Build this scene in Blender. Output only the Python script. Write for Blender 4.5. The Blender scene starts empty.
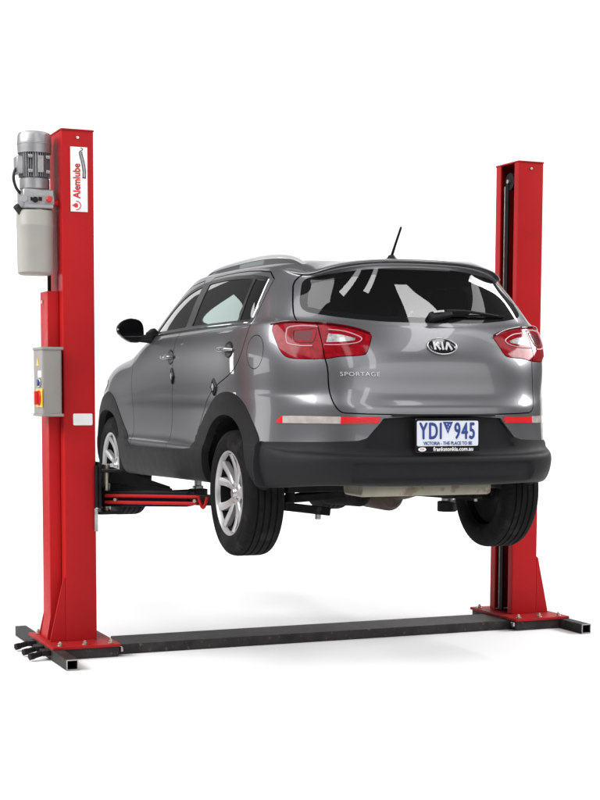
import bpy, bmesh, math, random
import numpy as np
from mathutils import Vector, Matrix
from mathutils.bvhtree import BVHTree
random.seed(7)
PI = math.pi
scene = bpy.context.scene
COL = scene.collection
R = math.radians

# ---------------------------------------------------------------- object helpers
def link(o, parent=None):
    COL.objects.link(o)
    if parent is not None: o.parent = parent
    return o
def empty(name, loc=(0, 0, 0), rz=0.0, parent=None):
    o = bpy.data.objects.new(name, None); o.empty_display_size = .1
    o.location = loc; o.rotation_euler = (0, 0, rz)
    return link(o, parent)
def tag(o, label=None, cat=None, group=None, kind=None):
    if label: o['label'] = label
    if cat: o['category'] = cat
    if group: o['group'] = group
    if kind: o['kind'] = kind
    return o
def copy_tree(o, parent=None):
    c = o.copy(); COL.objects.link(c); c.parent = parent
    for ch in list(o.children): copy_tree(ch, c)
    return c

def raw_mesh(name, V, F, mat, parent=None, normals=None, sharp=35, bevel=0.0, flat=False):
    me = bpy.data.meshes.new(name)
    me.from_pydata([tuple(map(float, v)) for v in V], [], [tuple(int(i) for i in f) for f in F])
    me.validate(clean_customdata=False); me.update()
    if not flat:
        me.polygons.foreach_set('use_smooth', [True]*len(me.polygons))
        if normals is not None:
            me.normals_split_custom_set_from_vertices([tuple(map(float, n)) for n in normals])
        else:
            me.set_sharp_from_angle(angle=R(sharp))
    if mat is not None: me.materials.append(mat)
    o = link(bpy.data.objects.new(name, me), parent)
    if bevel > 0:
        m = o.modifiers.new('bevel', 'BEVEL'); m.width = bevel; m.segments = 2
        m.limit_method = 'ANGLE'; m.angle_limit = R(40); m.harden_normals = False
    return o

class MB:
    """collects primitive shapes into one mesh"""
    def __init__(s): s.V = []; s.F = []
    def add(s, V, F):
        n = len(s.V); s.V += [tuple(v) for v in V]; s.F += [tuple(i+n for i in f) for f in F]; return s
    def box(s, c, d, M=None):
        x, y, z = [k/2 for k in d]
        V = [Vector((a*x, b*y, e*z)) for a in (-1, 1) for b in (-1, 1) for e in (-1, 1)]
        if M is not None: V = [M @ v for v in V]
        V = [v+Vector(c) for v in V]
        return s.add(V, [(0, 1, 3, 2), (4, 6, 7, 5), (0, 4, 5, 1), (2, 3, 7, 6), (0, 2, 6, 4), (1, 5, 7, 3)])
    def span(s, a, b):
        return s.box([(p+q)/2 for p, q in zip(a, b)], [abs(q-p) for p, q in zip(a, b)])
    def bar(s, p, q, w, h, up=(0, 0, 1), w2=None, h2=None):
        p, q = Vector(p), Vector(q); d = (q-p).normalized(); up = Vector(up)
        sx = d.cross(up).normalized(); u = sx.cross(d).normalized()
        w2 = w if w2 is None else w2; h2 = h if h2 is None else h2
        V = []
        for P, ww, hh in ((p, w, h), (q, w2, h2)):
            for a, b in ((-1, -1), (1, -1), (1, 1), (-1, 1)): V.append(P+sx*a*ww/2+u*b*hh/2)
        return s.add(V, [(3, 2, 1, 0), (4, 5, 6, 7), (0, 1, 5, 4), (1, 2, 6, 5), (2, 3, 7, 6), (3, 0, 4, 7)])
    def cyl(s, p, q, r, r2=None, n=24, cap=True):
        p, q = Vector(p), Vector(q); r2 = r if r2 is None else r2
        d = (q-p).normalized(); a = d.orthogonal().normalized(); b = d.cross(a)
        V = [P+(a*math.cos(t)+b*math.sin(t))*rr for P, rr in ((p, r), (q, r2)) for t in [2*PI*k/n for k in range(n)]]
        F = [(k, (k+1) % n, n+(k+1) % n, n+k) for k in range(n)]
        if cap: F += [tuple(reversed(range(n))), tuple(range(n, 2*n))]
        return s.add(V, F)
    def tube(s, pts, r, n=10, cap=True, flat=1.0, ref=None):
        pts = [Vector(p) for p in pts]; rs = r if isinstance(r, (list, tuple)) else [r]*len(pts)
        V = []; F = []; a = None
        for i, p in enumerate(pts):
            d = (pts[min(i+1, len(pts)-1)]-pts[max(i-1, 0)]).normalized()
            if a is None: a = Vector(ref) if ref else d.orthogonal()
            a = (a-d*a.dot(d)).normalized(); b = d.cross(a)
            V += [p+(a*math.cos(2*PI*k/n)*flat+b*math.sin(2*PI*k/n))*rs[i] for k in range(n)]
        for i in range(len(pts)-1):
            for k in range(n):
                F.append((i*n+k, i*n+(k+1) % n, (i+1)*n+(k+1) % n, (i+1)*n+k))
        if cap: F += [tuple(reversed(range(n))), tuple(range((len(pts)-1)*n, len(pts)*n))]
        return s.add(V, F)
    def lathe(s, prof, c=(0, 0, 0), axis='z', n=48, mod=None):
        # prof: (radius, height) pairs
        V = []; F = []; m = len(prof)
        for k in range(n):
            t = 2*PI*k/n
            for j, (r, h) in enumerate(prof):
                if mod: r = mod(j, k, r)
                u, v = r*math.cos(t), r*math.sin(t)
                P = (u, v, h) if axis == 'z' else (h, u, v) if axis == 'x' else (v, h, u)
                V.append((P[0]+c[0], P[1]+c[1], P[2]+c[2]))
        for k in range(n):
            for j in range(m-1):
                F.append((k*m+j, ((k+1) % n)*m+j, ((k+1) % n)*m+j+1, k*m+j+1))
        return s.add(V, F)
    def prism(s, poly, h0, h1, place=lambda a, b, h: (a, b, h)):
        n = len(poly)
        V = [place(a, b, h) for h in (h0, h1) for a, b in poly]
        F = [(k, (k+1) % n, n+(k+1) % n, n+k) for k in range(n)]+[tuple(reversed(range(n))), tuple(range(n, 2*n))]
        return s.add(V, F)
    def build(s, name, mat, parent=None, **kw): return raw_mesh(name, s.V, s.F, mat, parent, **kw)

def round_poly(pts, r, n=4):
    out = []; N = len(pts)
    for i in range(N):
        p, a, b = Vector(pts[i]), Vector(pts[i-1]), Vector(pts[(i+1) % N])
        rr = min(r, (a-p).length*.45, (b-p).length*.45)
        s, e = p+(a-p).normalized()*rr, p+(b-p).normalized()*rr
        for k in range(n+1):
            t = k/n; out.append(tuple(s*(1-t)**2+p*2*t*(1-t)+e*t*t))
    return out
def spline(pts, k=8):
    P = [Vector(p) for p in pts]; out = []
    for i in range(len(P)-1):
        a, b, c, d = P[max(i-1, 0)], P[i], P[i+1], P[min(i+2, len(P)-1)]
        for j in range(k):
            t = j/k
            out.append(.5*((2*b)+(c-a)*t+(2*a-5*b+4*c-d)*t*t+(3*b-a-3*c+d)*t**3))
    return out+[P[-1]]
def text_mesh(body, size=1.0, depth=.0, align='CENTER', sx=1.0, space=1.0, res=3):
    cu = bpy.data.curves.new('lettering', 'FONT'); cu.body = body; cu.size = size; cu.extrude = depth
    cu.align_x = align; cu.align_y = 'CENTER'; cu.resolution_u = res; cu.space_character = space
    o = bpy.data.objects.new('lettering', cu); COL.objects.link(o)
    dg = bpy.context.evaluated_depsgraph_get(); dg.update()
    me = bpy.data.meshes.new_from_object(o.evaluated_get(dg))
    V = [(v.co.x*sx, v.co.y, v.co.z) for v in me.vertices]; F = [tuple(p.vertices) for p in me.polygons]
    bpy.data.objects.remove(o); bpy.data.curves.remove(cu); bpy.data.meshes.remove(me)
    return V, F

# ---------------------------------------------------------------- materials
def srgb(r, g, b):
    f = lambda c: ((c/255+.055)/1.055)**2.4 if c > 10 else c/255/12.92
    return (f(r), f(g), f(b), 1)
def mat(name, col, rough=.5, metal=0.0, spec=.5, coat=0.0, coat_rough=.03, var=0.0, vscale=8.0, bump=0.0, bscale=200.0,
        rvar=0.0, spots=None, trans=0.0, ior=1.45, alpha=1.0):
    m = bpy.data.materials.new(name); m.use_nodes = True
    nt = m.node_tree; N = nt.nodes; L = nt.links; b = N['Principled BSDF']
    b.inputs['Base Color'].default_value = col; b.inputs['Roughness'].default_value = rough
    b.inputs['Metallic'].default_value = metal; b.inputs['Specular IOR Level'].default_value = spec
    b.inputs['Coat Weight'].default_value = coat; b.inputs['Coat Roughness'].default_value = coat_rough
    b.inputs['Transmission Weight'].default_value = trans; b.inputs['IOR'].default_value = ior
    b.inputs['Alpha'].default_value = alpha
    tc = None
    if var or bump or rvar or spots:
        tc = N.new('ShaderNodeTexCoord')
    last = None
    if var:
        nz = N.new('ShaderNodeTexNoise'); nz.inputs['Scale'].default_value = vscale; nz.inputs['Detail'].default_value = 6
        L.new(tc.outputs['Object'], nz.inputs['Vector'])
        mr = N.new('ShaderNodeMapRange'); mr.inputs[1].default_value = .3; mr.inputs[2].default_value = .7
        mr.inputs[3].default_value = 1-var; mr.inputs[4].default_value = 1+var
        L.new(nz.outputs['Fac'], mr.inputs[0])
        vm = N.new('ShaderNodeVectorMath'); vm.operation = 'SCALE'; vm.inputs[0].default_value = col[:3]
        L.new(mr.outputs[0], vm.inputs['Scale']); last = vm.outputs[0]
    if spots:   # worn specks of another colour: (colour, scale, threshold)
        nz = N.new('ShaderNodeTexNoise'); nz.inputs['Scale'].default_value = spots[1]; nz.inputs['Detail'].default_value = 8
        L.new(tc.outputs['Object'], nz.inputs['Vector'])
        mr = N.new('ShaderNodeMapRange'); mr.inputs[1].default_value = spots[2]; mr.inputs[2].default_value = spots[2]+.06
        L.new(nz.outputs['Fac'], mr.inputs[0])
        mx = N.new('ShaderNodeMix'); mx.data_type = 'RGBA'; mx.inputs['A'].default_value = col; mx.inputs['B'].default_value = spots[0]
        if last: L.new(last, mx.inputs['A'])
        L.new(mr.outputs[0], mx.inputs['Factor']); last = mx.outputs['Result']
    if last: L.new(last, b.inputs['Base Color'])
    if rvar:
        nz = N.new('ShaderNodeTexNoise'); nz.inputs['Scale'].default_value = 14; nz.inputs['Detail'].default_value = 5
        L.new(tc.outputs['Object'], nz.inputs['Vector'])
        mr = N.new('ShaderNodeMapRange'); mr.inputs[1].default_value = .3; mr.inputs[2].default_value = .7
        mr.inputs[3].default_value = max(0.02, rough-rvar); mr.inputs[4].default_value = rough+rvar
        L.new(nz.outputs['Fac'], mr.inputs[0]); L.new(mr.outputs[0], b.inputs['Roughness'])
    if bump:
        nz = N.new('ShaderNodeTexNoise'); nz.inputs['Scale'].default_value = bscale; nz.inputs['Detail'].default_value = 3
        L.new(tc.outputs['Object'], nz.inputs['Vector'])
        bp = N.new('ShaderNodeBump'); bp.inputs['Strength'].default_value = bump; bp.inputs['Distance'].default_value = .002
        L.new(nz.outputs['Fac'], bp.inputs['Height']); L.new(bp.outputs[0], b.inputs['Normal'])
    return m
def glass_mat(name, tint, rough=.0, mixf=.0):
    # thin tinted sheet: clear tint seen through plus a mirror-like surface
    m = bpy.data.materials.new(name); m.use_nodes = True; nt = m.node_tree; N = nt.nodes; L = nt.links
    N.remove(N['Principled BSDF'])
    t = N.new('ShaderNodeBsdfTransparent'); t.inputs[0].default_value = tint
    g = N.new('ShaderNodeBsdfGlossy'); g.inputs['Roughness'].default_value = .015; g.inputs[0].default_value = (1, 1, 1, 1)
    fr = N.new('ShaderNodeFresnel'); fr.inputs[0].default_value = 1.52
    ad = N.new('ShaderNodeMath'); ad.operation = 'MULTIPLY_ADD'; ad.inputs[1].default_value = 1.5; ad.inputs[2].default_value = mixf
    ad.use_clamp = True
    mx = N.new('ShaderNodeMixShader')
    L.new(fr.outputs[0], ad.inputs[0]); L.new(ad.outputs[0], mx.inputs[0])
    L.new(t.outputs[0], mx.inputs[1]); L.new(g.outputs[0], mx.inputs[2]); L.new(mx.outputs[0], N['Material Output'].inputs[0])
    return m

M = {}
M['paint'] = mat('grey_metallic_paint', (.165, .167, .176, 1), rough=.33, metal=.72, coat=.5, coat_rough=.02, var=.03, vscale=900)
M['paint'].node_tree.nodes['Principled BSDF'].inputs['Specular Tint'].default_value = (.45, .45, .46, 1)
M['trim'] = mat('black_textured_plastic', (.0105, .011, .012, 1), rough=.6, spec=.22, var=.06, vscale=3, bump=.25, bscale=420, rvar=.03)
M['gloss_black'] = mat('gloss_black', (.008, .008, .009, 1), rough=.06, spec=.5, coat=.5)
M['rubber'] = mat('tyre_rubber', (.0075, .0075, .008, 1), rough=.82, spec=.12, var=.3, vscale=16, bump=.2, bscale=160, spots=((.017, .016, .015, 1), 7, .56))
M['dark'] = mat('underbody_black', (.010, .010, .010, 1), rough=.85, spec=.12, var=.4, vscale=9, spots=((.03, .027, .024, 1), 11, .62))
M['lining'] = mat('interior_lining', (.022, .022, .024, 1), rough=.9, spec=.1, var=.1)
M['seat'] = mat('seat_cloth', (.02, .02, .022, 1), rough=.9, spec=.15, bump=.3, bscale=350)
M['alloy'] = mat('alloy_silver', (.44, .44, .445, 1), rough=.36, metal=.55, coat=.25, coat_rough=.1, rvar=.05, var=.06, vscale=18)
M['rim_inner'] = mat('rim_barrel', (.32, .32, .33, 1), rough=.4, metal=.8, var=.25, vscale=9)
M['chrome'] = mat('chrome', (.82, .82, .83, 1), rough=.06, metal=1.0, rvar=.03)
M['letter'] = mat('silver_lettering', (.52, .52, .53, 1), rough=.4, metal=.4, var=.03)
M['satin'] = mat('satin_silver', (.50, .50, .52, 1), rough=.28, metal=.8, rvar=.05)
M['glass'] = glass_mat('side_glass', (.52, .60, .58, 1))
M['glass_rear'] = glass_mat('privacy_glass', (.38, .46, .44, 1))
M['frit'] = mat('black_glass_border', (.006, .006, .007, 1), rough=.03, spec=.5)
M['red_lens'] = mat('red_lens', (.215, .0035, .009, 1), rough=.08, spec=.18, var=.35, vscale=34)
M['red_dark'] = mat('red_lens_dark', (.085, .003, .006, 1), rough=.1, spec=.35)
M['clear_lens'] = mat('clear_lens', (.36, .36, .355, 1), rough=.15, metal=.3, coat=.4, var=.35, vscale=60)
M['lens_line'] = mat('pale_lens_trim', (.50, .27, .29, 1), rough=.3)
M['reflector_red'] = mat('red_reflector', (.62, .012, .02, 1), rough=.12, coat=1.0, bump=.3, bscale=500)
M['reflector_clear'] = mat('clear_reflector', (.36, .32, .30, 1), rough=.2, coat=.5, var=.22, vscale=18)
M['plate'] = mat('number_plate_white', (.66, .69, .76, 1), rough=.35, var=.04)
M['plate_blue'] = mat('plate_blue_ink', (.022, .05, .21, 1), rough=.4, var=.05)
M['white_ink'] = mat('white_print', (.78, .78, .78, 1), rough=.4, var=.04)
M['red_ink'] = mat('red_print', (.62, .02, .03, 1), rough=.4, var=.04)
M['black_ink'] = mat('black_print', (.015, .015, .017, 1), rough=.4, var=.04)
M['red_paint'] = mat('red_powder_coat', (.40, .0105, .0125, 1), rough=.45, spec=.14, var=.07, vscale=3.0, bump=.12, bscale=260, rvar=.05,
                     spots=((.30, .02, .02, 1), 26, .70))
M['red_dull'] = mat('dull_red_enamel', (.35, .0125, .0145, 1), rough=.55, spec=.16, var=.12, vscale=4.0, spots=((.16, .02, .02, 1), 18, .66))
M['frame_black'] = mat('floor_frame_black', (.030, .026, .026, 1), rough=.6, spec=.25, var=.35, vscale=12, spots=((.085, .065, .06, 1), 30, .62), bump=.2, bscale=90)
M['arm_black'] = mat('arm_black', (.008, .008, .009, 1), rough=.55, spec=.2, var=.3, vscale=14, spots=((.03, .028, .026, 1), 24, .68))
M['steel'] = mat('bare_steel', (.42, .41, .40, 1), rough=.35, metal=.9, var=.2, vscale=30)
M['bolt'] = mat('zinc_bolt', (.52, .48, .40, 1), rough=.35, metal=.9, var=.2, vscale=60)
M['motor'] = mat('motor_grey', (.30, .30, .31, 1), rough=.38, metal=.55, var=.12, vscale=20)
M['tank'] = mat('oil_tank_grey', (.34, .325, .30, 1), rough=.5, spec=.3, var=.05, vscale=5)
M['box_grey'] = mat('switch_box_grey', (.255, .24, .225, 1), rough=.5, spec=.3, var=.05, vscale=6)
M['yellow'] = mat('yellow_plastic', (.68, .42, .01, 1), rough=.4, var=.05)
M['red_knob'] = mat('red_plastic', (.55, .015, .012, 1), rough=.35, var=.05)
M['hose'] = mat('black_hose', (.012, .012, .012, 1), rough=.5, var=.1)
M['muffler'] = mat('muffler_shell', (.23, .215, .17, 1), rough=.55, metal=.35, var=.16, vscale=7, spots=((.15, .12, .08, 1), 9, .60))
M['rust'] = mat('rusty_pipe', (.05, .034, .025, 1), rough=.7, metal=.3, var=.4, vscale=15)
M['floor'] = mat('white_studio_floor', (.90, .90, .90, 1), rough=.75, spec=.08, var=.008, vscale=1.2)
M['ground'] = mat('workshop_floor', (.10, .10, .105, 1), rough=.6, spec=.2, var=.2, vscale=.8)
M['rail'] = mat('rail_silver', (.52, .52, .54, 1), rough=.3, metal=.4, coat=.3, var=.04)
M['frame'] = mat('black_pillar_film', (.007, .007, .008, 1), rough=.32, spec=.3, var=.1)
M['handle'] = mat('handle_silver', (.30, .30, .31, 1), rough=.22, metal=.8, rvar=.03)
M['dull_plate'] = mat('dull_aluminium_plate', (.30, .30, .30, 1), rough=.5, metal=.1, spec=.3, var=.2, vscale=60)
# ---------------------------------------------------------------- car body surface (half, x >= 0)
# each column is a vertical profile; rows run from the lower lip up to the centre line of the roof
COLS = [
 # rear centre
 [(0,-0.85,0.455),(0,-0.925,0.445),(0,-0.948,0.545),(0,-0.936,0.585),(0,-0.893,0.618),(0,-0.884,0.8),(0,-0.871,0.862),(0,-0.853,0.905),(0,-0.84,0.985),(0,-0.822,1.13),(0,-0.738,1.262),(0,-0.708,1.292),(0,-0.615,1.44),(0,-0.56,1.612),(0,-0.596,1.628),(0,-0.598,1.646),(0,-0.42,1.662),(0,-0.12,1.676)],
 [(0.3,-0.84,0.455),(0.32,-0.915,0.445),(0.32,-0.938,0.545),(0.32,-0.926,0.585),(0.32,-0.884,0.618),(0.33,-0.875,0.8),(0.33,-0.862,0.862),(0.33,-0.844,0.905),(0.33,-0.83,0.985),(0.33,-0.808,1.13),(0.31,-0.722,1.268),(0.31,-0.692,1.297),(0.29,-0.6,1.44),(0.27,-0.545,1.606),(0.28,-0.582,1.621),(0.28,-0.583,1.638),(0.2,-0.4,1.657),(0,-0.08,1.678)],
 [(0.5305,-0.793,0.457),(0.5538,-0.8652,0.45),(0.575,-0.89,0.545),(0.575,-0.878,0.592),(0.57,-0.835,0.628),(0.57,-0.82,0.8),(0.57,-0.808,0.865),(0.57,-0.793,0.905),(0.57,-0.774,0.985),(0.58,-0.738,1.13),(0.56,-0.645,1.28),(0.56,-0.612,1.315),(0.52,-0.53,1.44),(0.478,-0.466,1.577),(0.48,-0.508,1.592),(0.475,-0.508,1.611),(0.35,-0.36,1.644),(0,-0.03,1.68)],
 [(0.6369,-0.6877,0.454),(0.6797,-0.7615,0.445),(0.712,-0.778,0.545),(0.708,-0.762,0.6),(0.705,-0.715,0.64),(0.708,-0.69,0.8),(0.708,-0.684,0.862),(0.708,-0.669,0.905),(0.708,-0.662,0.955),(0.725,-0.63,1.13),(0.7,-0.55,1.29),(0.692,-0.515,1.325),(0.638,-0.445,1.45),(0.578,-0.392,1.547),(0.582,-0.414,1.562),(0.564,-0.41,1.584),(0.41,-0.31,1.636),(0,0.02,1.682)],
 [(0.7141,-0.5698,0.444),(0.7677,-0.6231,0.435),(0.806,-0.622,0.545),(0.802,-0.6,0.605),(0.797,-0.57,0.645),(0.798,-0.552,0.8),(0.798,-0.5444,0.862),(0.798,-0.5391,0.9054),(0.798,-0.533,0.955),(0.813,-0.51,1.13),(0.793,-0.45,1.29),(0.775,-0.42,1.325),(0.71,-0.355,1.45),(0.643,-0.305,1.553),(0.64,-0.292,1.578),(0.61,-0.282,1.605),(0.43,-0.22,1.652),(0,0.1,1.686)],
 [(0.7832,-0.3562,0.4284),(0.8437,-0.3874,0.417),(0.88,-0.385,0.53),(0.878,-0.37,0.628),(0.872,-0.355,0.655),(0.867,-0.335,0.8),(0.8666,-0.331,0.862),(0.8663,-0.3282,0.9054),(0.866,-0.325,0.955),(0.873,-0.31,1.13),(0.853,-0.28,1.28),(0.828,-0.265,1.315),(0.765,-0.215,1.45),(0.695,-0.175,1.572),(0.67,-0.165,1.605),(0.632,-0.16,1.633),(0.43,-0.12,1.666),(0,0.2,1.686)],
 [(0.82,0,0.426),(0.882,0,0.416),(0.914,0,0.52),(0.916,0,0.612),(0.91,0,0.64),(0.895,0,0.8),(0.8962,0,0.862),(0.897,0,0.9054),(0.898,0,0.955),(0.904,0,1.13),(0.885,0,1.272),(0.857,0,1.308),(0.795,0.02,1.45),(0.72,0.04,1.585),(0.69,0.05,1.62),(0.647,0.05,1.648),(0.43,0.06,1.677),(0,0.36,1.692)],
 [(0.82,0.5,0.416),(0.885,0.5,0.411),(0.92,0.5,0.5),(0.926,0.5,0.59),(0.914,0.5,0.626),(0.898,0.5,0.79),(0.902,0.5,0.854),(0.9048,0.5,0.8988),(0.908,0.5,0.95),(0.916,0.5,1.12),(0.898,0.5,1.262),(0.87,0.5,1.302),(0.806,0.5,1.45),(0.732,0.5,1.595),(0.7,0.5,1.628),(0.655,0.5,1.657),(0.43,0.5,1.686),(0,0.62,1.697)],
 [(0.82,1,0.406),(0.885,1,0.401),(0.922,1,0.49),(0.936,1,0.588),(0.907,1,0.635),(0.899,1,0.79),(0.9034,1,0.854),(0.9065,1,0.8988),(0.91,1,0.95),(0.918,1,1.11),(0.902,1,1.25),(0.873,1,1.298),(0.808,1,1.45),(0.732,1,1.592),(0.702,1,1.627),(0.657,1,1.655),(0.43,1,1.684),(0,1.02,1.694)],
 [(0.82,1.5,0.396),(0.885,1.5,0.391),(0.922,1.5,0.485),(0.936,1.5,0.588),(0.907,1.5,0.632),(0.9,1.5,0.79),(0.9044,1.5,0.854),(0.9075,1.5,0.8988),(0.911,1.5,0.95),(0.918,1.5,1.1),(0.902,1.5,1.238),(0.87,1.5,1.292),(0.805,1.44,1.435),(0.738,1.34,1.56),(0.704,1.33,1.6),(0.655,1.33,1.628),(0.42,1.35,1.656),(0,1.37,1.664)],
 [(0.82,1.95,0.386),(0.885,1.95,0.381),(0.922,1.95,0.48),(0.938,1.95,0.588),(0.91,1.95,0.63),(0.904,1.95,0.79),(0.908,1.95,0.85),(0.9108,1.95,0.892),(0.914,1.95,0.94),(0.915,1.93,1.07),(0.893,1.9,1.195),(0.852,1.86,1.25),(0.795,1.79,1.335),(0.735,1.7,1.425),(0.69,1.71,1.455),(0.63,1.73,1.468),(0.4,1.8,1.48),(0,1.84,1.485)],
 [(0.82,2.25,0.376),(0.885,2.25,0.376),(0.922,2.25,0.47),(0.936,2.25,0.5848),(0.9188,2.25,0.6212),(0.9144,2.25,0.78),(0.915,2.25,0.8408),(0.9155,2.25,0.8834),(0.916,2.25,0.932),(0.908,2.24,1.05),(0.872,2.22,1.135),(0.82,2.17,1.18),(0.765,2.13,1.21),(0.71,2.1,1.232),(0.65,2.13,1.234),(0.58,2.17,1.232),(0.37,2.25,1.233),(0,2.31,1.236)],
 [(0.82,2.64,0.36),(0.88,2.64,0.36),(0.918,2.64,0.47),(0.928,2.64,0.58),(0.926,2.64,0.605),(0.92,2.64,0.77),(0.918,2.636,0.8288),(0.9166,2.6332,0.87),(0.915,2.63,0.917),(0.9,2.62,1.03),(0.855,2.6,1.105),(0.79,2.58,1.138),(0.73,2.57,1.155),(0.66,2.56,1.168),(0.58,2.57,1.176),(0.5,2.59,1.181),(0.31,2.64,1.192),(0,2.68,1.198)],
 [(0.78,3.02,0.34),(0.84,3.06,0.35),(0.878,3.07,0.46),(0.884,3.06,0.57),(0.882,3.05,0.6),(0.872,3.03,0.76),(0.8664,3.018,0.812),(0.8625,3.0096,0.8484),(0.858,3,0.89),(0.835,2.97,0.99),(0.785,2.93,1.06),(0.72,2.9,1.09),(0.66,2.88,1.108),(0.59,2.87,1.123),(0.52,2.87,1.134),(0.44,2.88,1.14),(0.27,2.93,1.152),(0,2.96,1.158)],
 [(0.56,3.26,0.32),(0.6,3.33,0.34),(0.62,3.37,0.46),(0.62,3.37,0.57),(0.62,3.36,0.6),(0.61,3.33,0.76),(0.602,3.31,0.81),(0.5964,3.296,0.845),(0.59,3.28,0.885),(0.57,3.22,0.961),(0.54,3.15,1.015),(0.5,3.11,1.04),(0.46,3.09,1.054),(0.41,3.08,1.065),(0.36,3.08,1.073),(0.3,3.09,1.08),(0.18,3.12,1.089),(0,3.14,1.093)],
 [(0,3.38,0.3),(0,3.45,0.33),(0,3.5,0.46),(0,3.505,0.57),(0,3.505,0.6),(0,3.48,0.76),(0,3.46,0.808),(0,3.446,0.8416),(0,3.43,0.88),(0,3.38,0.94),(0,3.33,0.98),(0,3.3,1),(0,3.285,1.01),(0,3.27,1.018),(0,3.26,1.024),(0,3.25,1.029),(0,3.235,1.034),(0,3.23,1.036)],
]
def bs_matrix(n, k, ghost0, ghost1):
    # rows: samples; columns: control points incl. one ghost at both ends
    t = np.linspace(0, n-1, (n-1)*k+1); i = np.minimum(t.astype(int), n-2); f = t-i
    M = np.zeros((len(t), n+2))
    w = [(1-f)**3/6, (3*f**3-6*f**2+4)/6, (-3*f**3+3*f**2+3*f+1)/6, f**3/6]
    for a in range(4): M[np.arange(len(t)), i+a] += w[a]
    return M
def body_surface(ku=14, kv=9):
    P = np.array(COLS, float)                        # (nc, nr, 3)
    nc, nr = P.shape[:2]
    flip = np.array([-1., 1, 1])
    def ext(C):
        E = np.zeros((nc+2, nr+2, 3)); E[1:-1, 1:-1] = C
        E[0, 1:-1] = C[1]*flip; E[-1, 1:-1] = C[-2]*flip
        E[:, 0] = 2*E[:, 1]-E[:, 2]; E[:, -1] = E[:, -3]*flip
        return E
    A1 = bs_matrix(nc, 1, 0, 0); B1 = bs_matrix(nr, 1, 0, 0)
    C = P.copy()
    for _ in range(3):
        C = C + .9*(P - np.einsum('ia,abk,jb->ijk', A1, ext(C), B1))
        C[0, :, 0] = 0; C[-1, :, 0] = 0; C[:, -1, 0] = 0
    A = bs_matrix(nc, ku, 0, 0); B = bs_matrix(nr, kv, 0, 0)
    S = np.einsum('ia,abk,jb->ijk', A, ext(C), B)
    S[0, :, 0] = 0; S[-1, :, 0] = 0; S[:, -1, 0] = 0
    du = np.gradient(S, axis=0); dv = np.gradient(S, axis=1)
    du[0, :, 1:] = 0; du[-1, :, 1:] = 0
    N = np.cross(du, dv); 
    N[:, -1] = N[:, -2]*[0, 1, 1]
    L = np.linalg.norm(N, axis=2, keepdims=True); N = N/np.maximum(L, 1e-12)
    return S, N
# ---------------------------------------------------------------- cut the body surface into panels
Z0 = .6617753; YAWC = -.0199
car = empty('car', (0, 0, Z0), YAWC)
tag(car, 'dark silver grey five-door compact SUV raised on the red two-post lift, seen from behind', 'car')

S, SN = body_surface(18, 9)
nu, nv = S.shape[:2]
def grid_tris(nu, nv):
    i, j = np.meshgrid(np.arange(nu-1), np.arange(nv-1), indexing='ij')
    a = (i*nv+j).ravel(); b = a+nv; c = b+1; d = a+1
    return np.concatenate([np.stack([a, b, c], 1), np.stack([a, c, d], 1)])
HV = S.reshape(-1, 3); HN = SN.reshape(-1, 3); HF = grid_tris(nu, nv)
# front faces look outwards: du x dv points outwards for x >= 0
HV = HV.copy()
BVH = BVHTree.FromPolygons([tuple(v) for v in HV], [tuple(int(k) for k in f) for f in HF])
def hitray(o, d, s=1):
    p, n, i, dist = BVH.ray_cast(Vector(o), Vector(d).normalized())
    if p is None: return None, None
    f = HF[i]; 
    w = np.array([1/max(1e-6, np.linalg.norm(HV[k]-np.array(p))) for k in f]); w /= w.sum()
    n = Vector((HN[f]*w[:, None]).sum(0)).normalized()
    return Vector((p.x*s, p.y, p.z)), Vector((n.x*s, n.y, n.z))
def on_side(y, z, s=-1): return hitray((3, y, z), (-1, 0, 0), s)
def on_rear(x, z): return hitray((abs(x), -5, z), (0, 1, 0), 1 if x >= 0 else -1)
def on_obl(p, z, s=-1): return hitray((p/2+3, p/2-3, z), (-1, 1, 0), s)
def on_top(x, y): return hitray((abs(x), y, 5), (0, 0, -1), 1 if x >= 0 else -1)

def chaikin(poly, n=2):
    P = np.array(poly, float)
    for _ in range(n):
        Q = np.roll(P, -1, axis=0)
        P = np.stack([P*.75+Q*.25, P*.25+Q*.75], 1).reshape(-1, 2)
    return P
def sd_poly(a, b, poly, pad=.06):
    poly = np.asarray(poly); out = np.full(len(a), pad)
    lo, hi = poly.min(0)-pad, poly.max(0)+pad
    idx = np.nonzero((a > lo[0]) & (a < hi[0]) & (b > lo[1]) & (b < hi[1]))[0]
    if len(idx) == 0: return out
    P = np.stack([a[idx], b[idx]], 1); d2 = np.full(len(idx), 1e9); ins = np.zeros(len(idx), bool)
    Q = np.roll(poly, -1, axis=0)
    for p, q in zip(poly, Q):
        e = q-p; L = max(e@e, 1e-14); w = P-p
        t = np.clip((w@e)/L, 0, 1); d2 = np.minimum(d2, ((w-t[:, None]*e)**2).sum(1))
        c = (p[1] <= P[:, 1]) != (q[1] <= P[:, 1])
        if abs(e[1]) > 1e-12: ins ^= c & (P[:, 0] < p[0]+(P[:, 1]-p[1])*e[0]/e[1])
    d = np.sqrt(d2); out[idx] = np.where(ins, -d, d)
    return out
class SF:
    """signed field over body points: negative inside the outline"""
    def __init__(s, poly, proj, dom, smooth=2):
        s.poly = chaikin(poly, smooth) if smooth else np.array(poly, float); s.proj = proj; s.dom = dom
    def __call__(s, V):
        x, y, z = np.abs(V[:, 0]), V[:, 1], V[:, 2]
        a, b = {'side': (y, z), 'rear': (x, z), 'obl': (x+y, z), 'top': (x, y)}[s.proj]
        return np.where(s.dom(x, y, z), sd_poly(a, b, s.poly), .06)
side = lambda x, y, z: x > .5
rear = lambda x, y, z: (y < -.2)
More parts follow.
